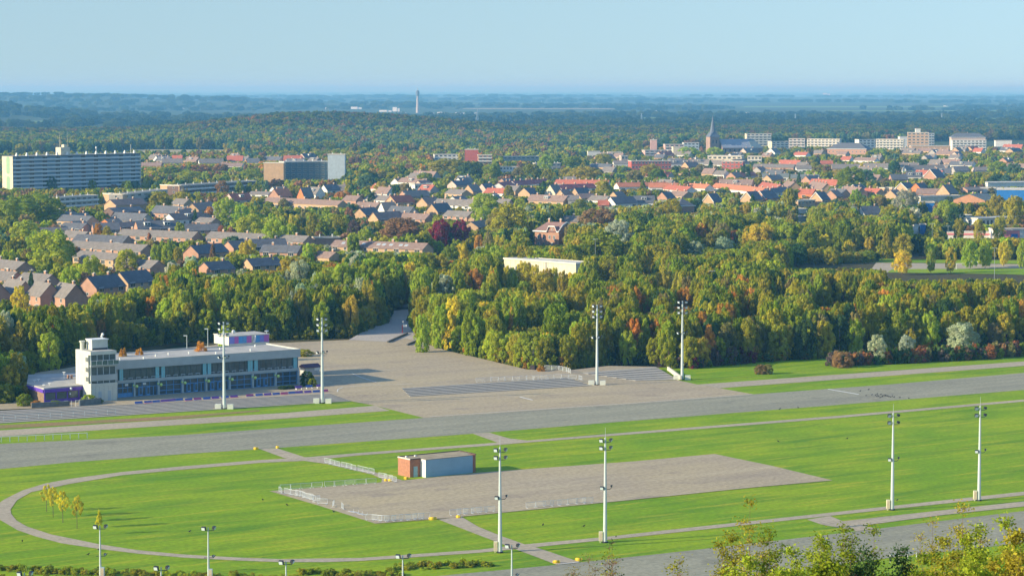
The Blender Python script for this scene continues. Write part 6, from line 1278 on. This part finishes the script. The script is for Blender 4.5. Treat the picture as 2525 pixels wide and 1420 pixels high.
# ------------------------------------------------------------------ shrubs on the slope just below the camera
M_LEAFN = leaf_material('shrub_leaves', False)
def near_shrub(name, px, ytop, dist, wm_, hm, cols, n, leaf, lab, seed, long_=1.6, bare=.0):
    g = random.Random(seed); z = H - (ytop - YH) / FX * dist; x = (px - CX) / FX * dist; base = zhill(x, dist)
    t = empty(name, (x, dist, base), 0, lab, 'shrub'); hh = z - base; mb = MB(); V = []; S = []; C = []
    tips = []
    for k in range(11):
        a = k * 2.4 + g.uniform(-.3, .3); r_ = wm_ * .5 * g.uniform(.15, 1.0); top = hh * (1 - .42 * (r_ / (wm_ * .5)) ** 2) * g.uniform(.86, 1.0) if k else hh
        if k == 0: r_ = 0
        p0 = Vector((g.uniform(-.2, .2), g.uniform(-.2, .2), 0)); p3 = Vector((r_ * math.cos(a), r_ * math.sin(a), top)); mid = Vector((p3.x * .35, p3.y * .35, top * .55)); pr = p0; N = 7
        for s in range(1, N + 1):
            f = s / N; q = p0 * (1 - f) ** 2 + mid * 2 * f * (1 - f) + p3 * f * f; mb.tube(pr, q, .03 * (1.15 - (s - 1) / N), .03 * (1.15 - f), 5, cap=False)
            if s > 1:
                for b in range(7):
                    aa = g.uniform(0, 6.28); l = g.uniform(.3, 1.0) * (1.3 - f); e = q + Vector((l * math.cos(aa), l * math.sin(aa), l * g.uniform(.1, .9))); mb.tube(q, e, .010, .004, 4, cap=False); tips.append((q, e, f))
            pr = q
    for i in range(int(n * 2.3)):
        q, e, f = tips[g.randrange(len(tips))]
        if f > .8 and g.random() < bare: continue
        u_ = g.random(); p = q + (e - q) * (u_ * 1.15) + Vector((g.gauss(0, .13), g.gauss(0, .13), g.gauss(0, .13))); d = Vector((g.gauss(0, 1), g.gauss(0, 1), g.gauss(-.15, .6))).normalized(); s_ = d.cross(Vector((g.gauss(0, 1), g.gauss(0, 1), g.gauss(0, 1)))).normalized(); L_ = leaf * g.uniform(.6, 1.3); w_ = L_ / long_ * .5
        V += [p, p + d * L_ * .5 + s_ * w_, p + d * L_, p + d * L_ * .5 - s_ * w_]; S.append((g.random(), g.random()))
    mb.build('branches', mat('twig_bark', (.22, .13, .08), .9, .3, 5), t)
    cr = link('leaves', quads_mesh('leaves', np.array([tuple(v) for v in V]), np.array(S), M_LEAFN), t); cr.color = TINT[cols] + (1,)
    return t
NS = [('shrub', 1855, 1246, 104, 2.1, 'oy', 4200, .095, 'tall airy shrub with small yellow-green leaves rising before the homestretch', .25), ('shrub', 1810, 1330, 100, 2.0, 'ol', 4200, .10, 'olive shrub at the foot of the tall airy shrub', .1), ('shrub', 1905, 1322, 100, 1.8, 'g', 4200, .10, 'green shrub filling between the airy shrub and the sumac', .1),
      ('shrub', 1512, 1348, 106, 1.1, 'dg', 420, .10, 'sparse sprig with a few dark leaves before the grey homestretch', .3), ('shrub', 1455, 1390, 108, 2.6, 'br', 3200, .07, 'wispy brownish shrub below the sparse sprig', .3), ('shrub', 1500, 1385, 107, 1.6, 'ol', 2600, .08, 'small olive shrub touching the sparse sprig', .2), ('shrub', 1680, 1400, 104, 1.8, 'ol', 2600, .09, 'low olive shrub at the bottom edge before the airy shrub', .1),
      ('sumac', 2090, 1318, 98, 2.0, 'g', 4600, .15, 'dark green sumac with pointed leaflets, at the gap beside the narrow bush', .1), ('sumac', 2030, 1340, 96, 2.0, 'lg', 5000, .15, 'fresh green sumac leaning over the bottom edge', .1), ('shrub', 1960, 1372, 94, 2.2, 'yg', 5000, .12, 'yellow-green shrub filling the base beside the fresh sumac', .1),
      ('shrub', 2165, 1318, 99, 1.1, 'g', 4000, .10, 'narrow upright green bush beside the little white rail', .0), ('shrub', 2140, 1375, 96, 1.6, 'dg', 3800, .12, 'dark green bush at the base of the narrow upright one', .0), ('shrub', 2235, 1372, 97, 1.6, 'dg', 3600, .11, 'dark bush just past the little white rail', .0),
      ('shrub', 2310, 1296, 103, 2.0, 'oy', 3000, .085, 'thin brownish shrub with tiny leaves behind the leafy tall one', .35), ('shrub', 2385, 1262, 101, 2.4, 'oy', 5200, .095, 'leafy tall shrub with pale leaves and twig tips against the track', .3), ('shrub', 2430, 1320, 97, 2.4, 'lg', 5600, .12, 'broad light green shrub at the bottom corner', .1), ('shrub', 2340, 1345, 95, 2.4, 'ol', 5600, .11, 'olive shrub between the broad green one and the little rail', .1),
      ('shrub', 2492, 1300, 96, 2.2, 'yg', 5200, .14, 'yellow-leaved shrub cut by the picture edge', .1), ('shrub', 2530, 1330, 93, 2.6, 'oy', 5200, .14, 'golden shrub in the very bottom corner', .1), ('shrub', 2290, 1388, 92, 2.6, 'g', 5200, .12, 'dense green bush low at the bottom edge', .0), ('shrub', 2420, 1385, 90, 2.8, 'lg', 5600, .12, 'dense light green bush low in the corner', .0), ('shrub', 2060, 1395, 90, 2.6, 'g', 5200, .13, 'dense green bush low below the two sumacs', .0), ('shrub', 1850, 1392, 92, 2.4, 'yg', 4800, .11, 'dense yellowish bush low below the airy shrub', .0)]
for i, (nm, px, yt, ds, w_, c, n_, lf, lab, br) in enumerate(NS): near_shrub(nm, px, yt, ds, w_ * 1.25, 0, c, n_, lf, lab, 900 + i, 2.8 if nm == 'sumac' else 1.5, br)
# ------------------------------------------------------------------ air
hz = bpy.data.materials.new('haze_air'); hz.use_nodes = True; n = hz.node_tree; n.nodes.clear()
pv_ = n.nodes.new('ShaderNodeVolumePrincipled'); ou = n.nodes.new('ShaderNodeOutputMaterial')
pv_.inputs['Color'].default_value = (.20, .58, 1.0, 1); pv_.inputs['Density'].default_value = 8e-5; pv_.inputs['Absorption Color'].default_value = (.5, .28, .5, 1); pv_.inputs['Anisotropy'].default_value = 0
n.links.new(pv_.outputs[0], ou.inputs['Volume'])
mb = MB(); mb.box((-69000, -2500, -1.7), (69000, 119000, 122)); o = mb.build('haze', hz); tag(o, kind='stuff')
# ------------------------------------------------------------------ labels that single each thing out
LM = [('clubhouse', 500, 900), ('lookout tower', 240, 880), ('first clubhouse mast', 553, 850), ('second clubhouse mast', 795, 850), ('mast by the barrier steps', 1472, 850), ('mast by the slanting steps', 1682, 840), ('access road', 985, 790), ('white hall wall', 1330, 660), ('brick villa', 1368, 575), ('church', 1757, 340), ('long ten-storey flat', 190, 425), ('grey-blue flat', 760, 430),
      ('red brick school', 1610, 412), ('bright blue box building', 2287, 510), ('blue warehouse', 2490, 480), ('solar terrace', 940, 605), ('crimson roofs', 1300, 450), ('orange roofs', 1600, 455), ('maroon trees', 1110, 565), ('playing field', 2330, 660), ('pink-striped canopy', 2390, 580), ('sand flat with white mast', 2265, 345), ('white balcony flats', 2390, 360), ('stubble field', 470, 374),
      ('golden ash', 1873, 580), ('silver poplar', 2235, 500), ('rust-brown beech', 988, 565), ('sand-walled long terrace', 750, 510), ('round silvery bush', 2375, 830), ('red hedge bush', 2078, 880), ('event ground', 1350, 1200), ('equipment building', 1083, 1145), ('yellow lawn trees', 150, 1230), ('homestretch', 1700, 1380), ('near brick gables', 110, 720), ('dark hipped school', 2088, 360), ('red-roofed house', 1990, 475), ('long dark flat', 540, 455), ('cinder strip', 200, 1045), ('cream balcony flats', 2030, 352), ('transmission tower', 1030, 250), ('dark slate double house', 1560, 485)]
from collections import defaultdict
ORD = ['first', 'second', 'third', 'fourth', 'fifth', 'sixth', 'seventh', 'eighth', 'ninth', 'tenth', 'eleventh', 'twelfth', 'thirteenth', 'fourteenth', 'fifteenth', 'sixteenth', 'seventeenth', 'eighteenth', 'nineteenth', 'twentieth']
def rel(p, l):
    dx, dy = p[0] - l[1], (p[1] - l[2]) * 1.5; d = math.hypot(dx, dy); side = 'beyond' if dy < -abs(dx) * .7 else 'in front of' if dy > abs(dx) * .7 else None
    if d < 30: return 'right at the ' + l[0]
    return (side or ('just past' if dx > 0 else 'just before')) + ' the ' + l[0]
def nth(k, n): return f'{ORD[k] if k < 20 else str(k + 1) + "th"} of {n} from the left'
def uniq(L, f):
    g_ = defaultdict(list)
    for it in L: g_[f(it)].append(it)
    return g_
for lab, L in list(uniq(AUTO, lambda it: it[0]['label']).items()):
    if len(lab.split()) < 4: lab = lab + ' in the wood or town'
    if len(L) == 1:
        if lab != L[0][0]['label']: L[0][0]['label'] = lab + ' belt'
        continue
    if 'flock of' in (L[0][0].get('group') or ''): continue                    # nothing tells the birds of the flock apart
    near = lambda it: rel(it[2], min(LM, key=lambda l: math.hypot(it[2][0] - l[1], (it[2][1] - l[2]) * 1.5)))
    groups = {'': L} if 'barrier' in lab else uniq(L, near)
    for r_, M in groups.items():
        M.sort(key=lambda it: it[2][0]); base = (lab + ' ' + r_).strip()
        if len(M) > 1 and len(base.split()) > 10:
            for a_, b_ in ((' coloured', ''), ('-coloured', ''), (' under a ', ', '), (' tiled', ''), (' brick', ''), (' on the wood edge', ' at wood edge'), ('in front of', 'before')): base = base.replace(a_, b_) if len(base.split()) > 10 else base
        for k, it in enumerate(M):
            l_ = base if len(M) == 1 else base + ', ' + nth(k, len(M))
            if len(l_.split()) > 16: l_ = l_.replace(' from the left', '')
            for a_ in (' coloured', 'sand-coloured ', ' flat-roofed', ' tall', ' brick', ' the', ' roof'):
                if len(l_.split()) > 16: l_ = l_.replace(a_, '' if a_[0] == ' ' else 'sand ')
            it[0]['label'] = l_
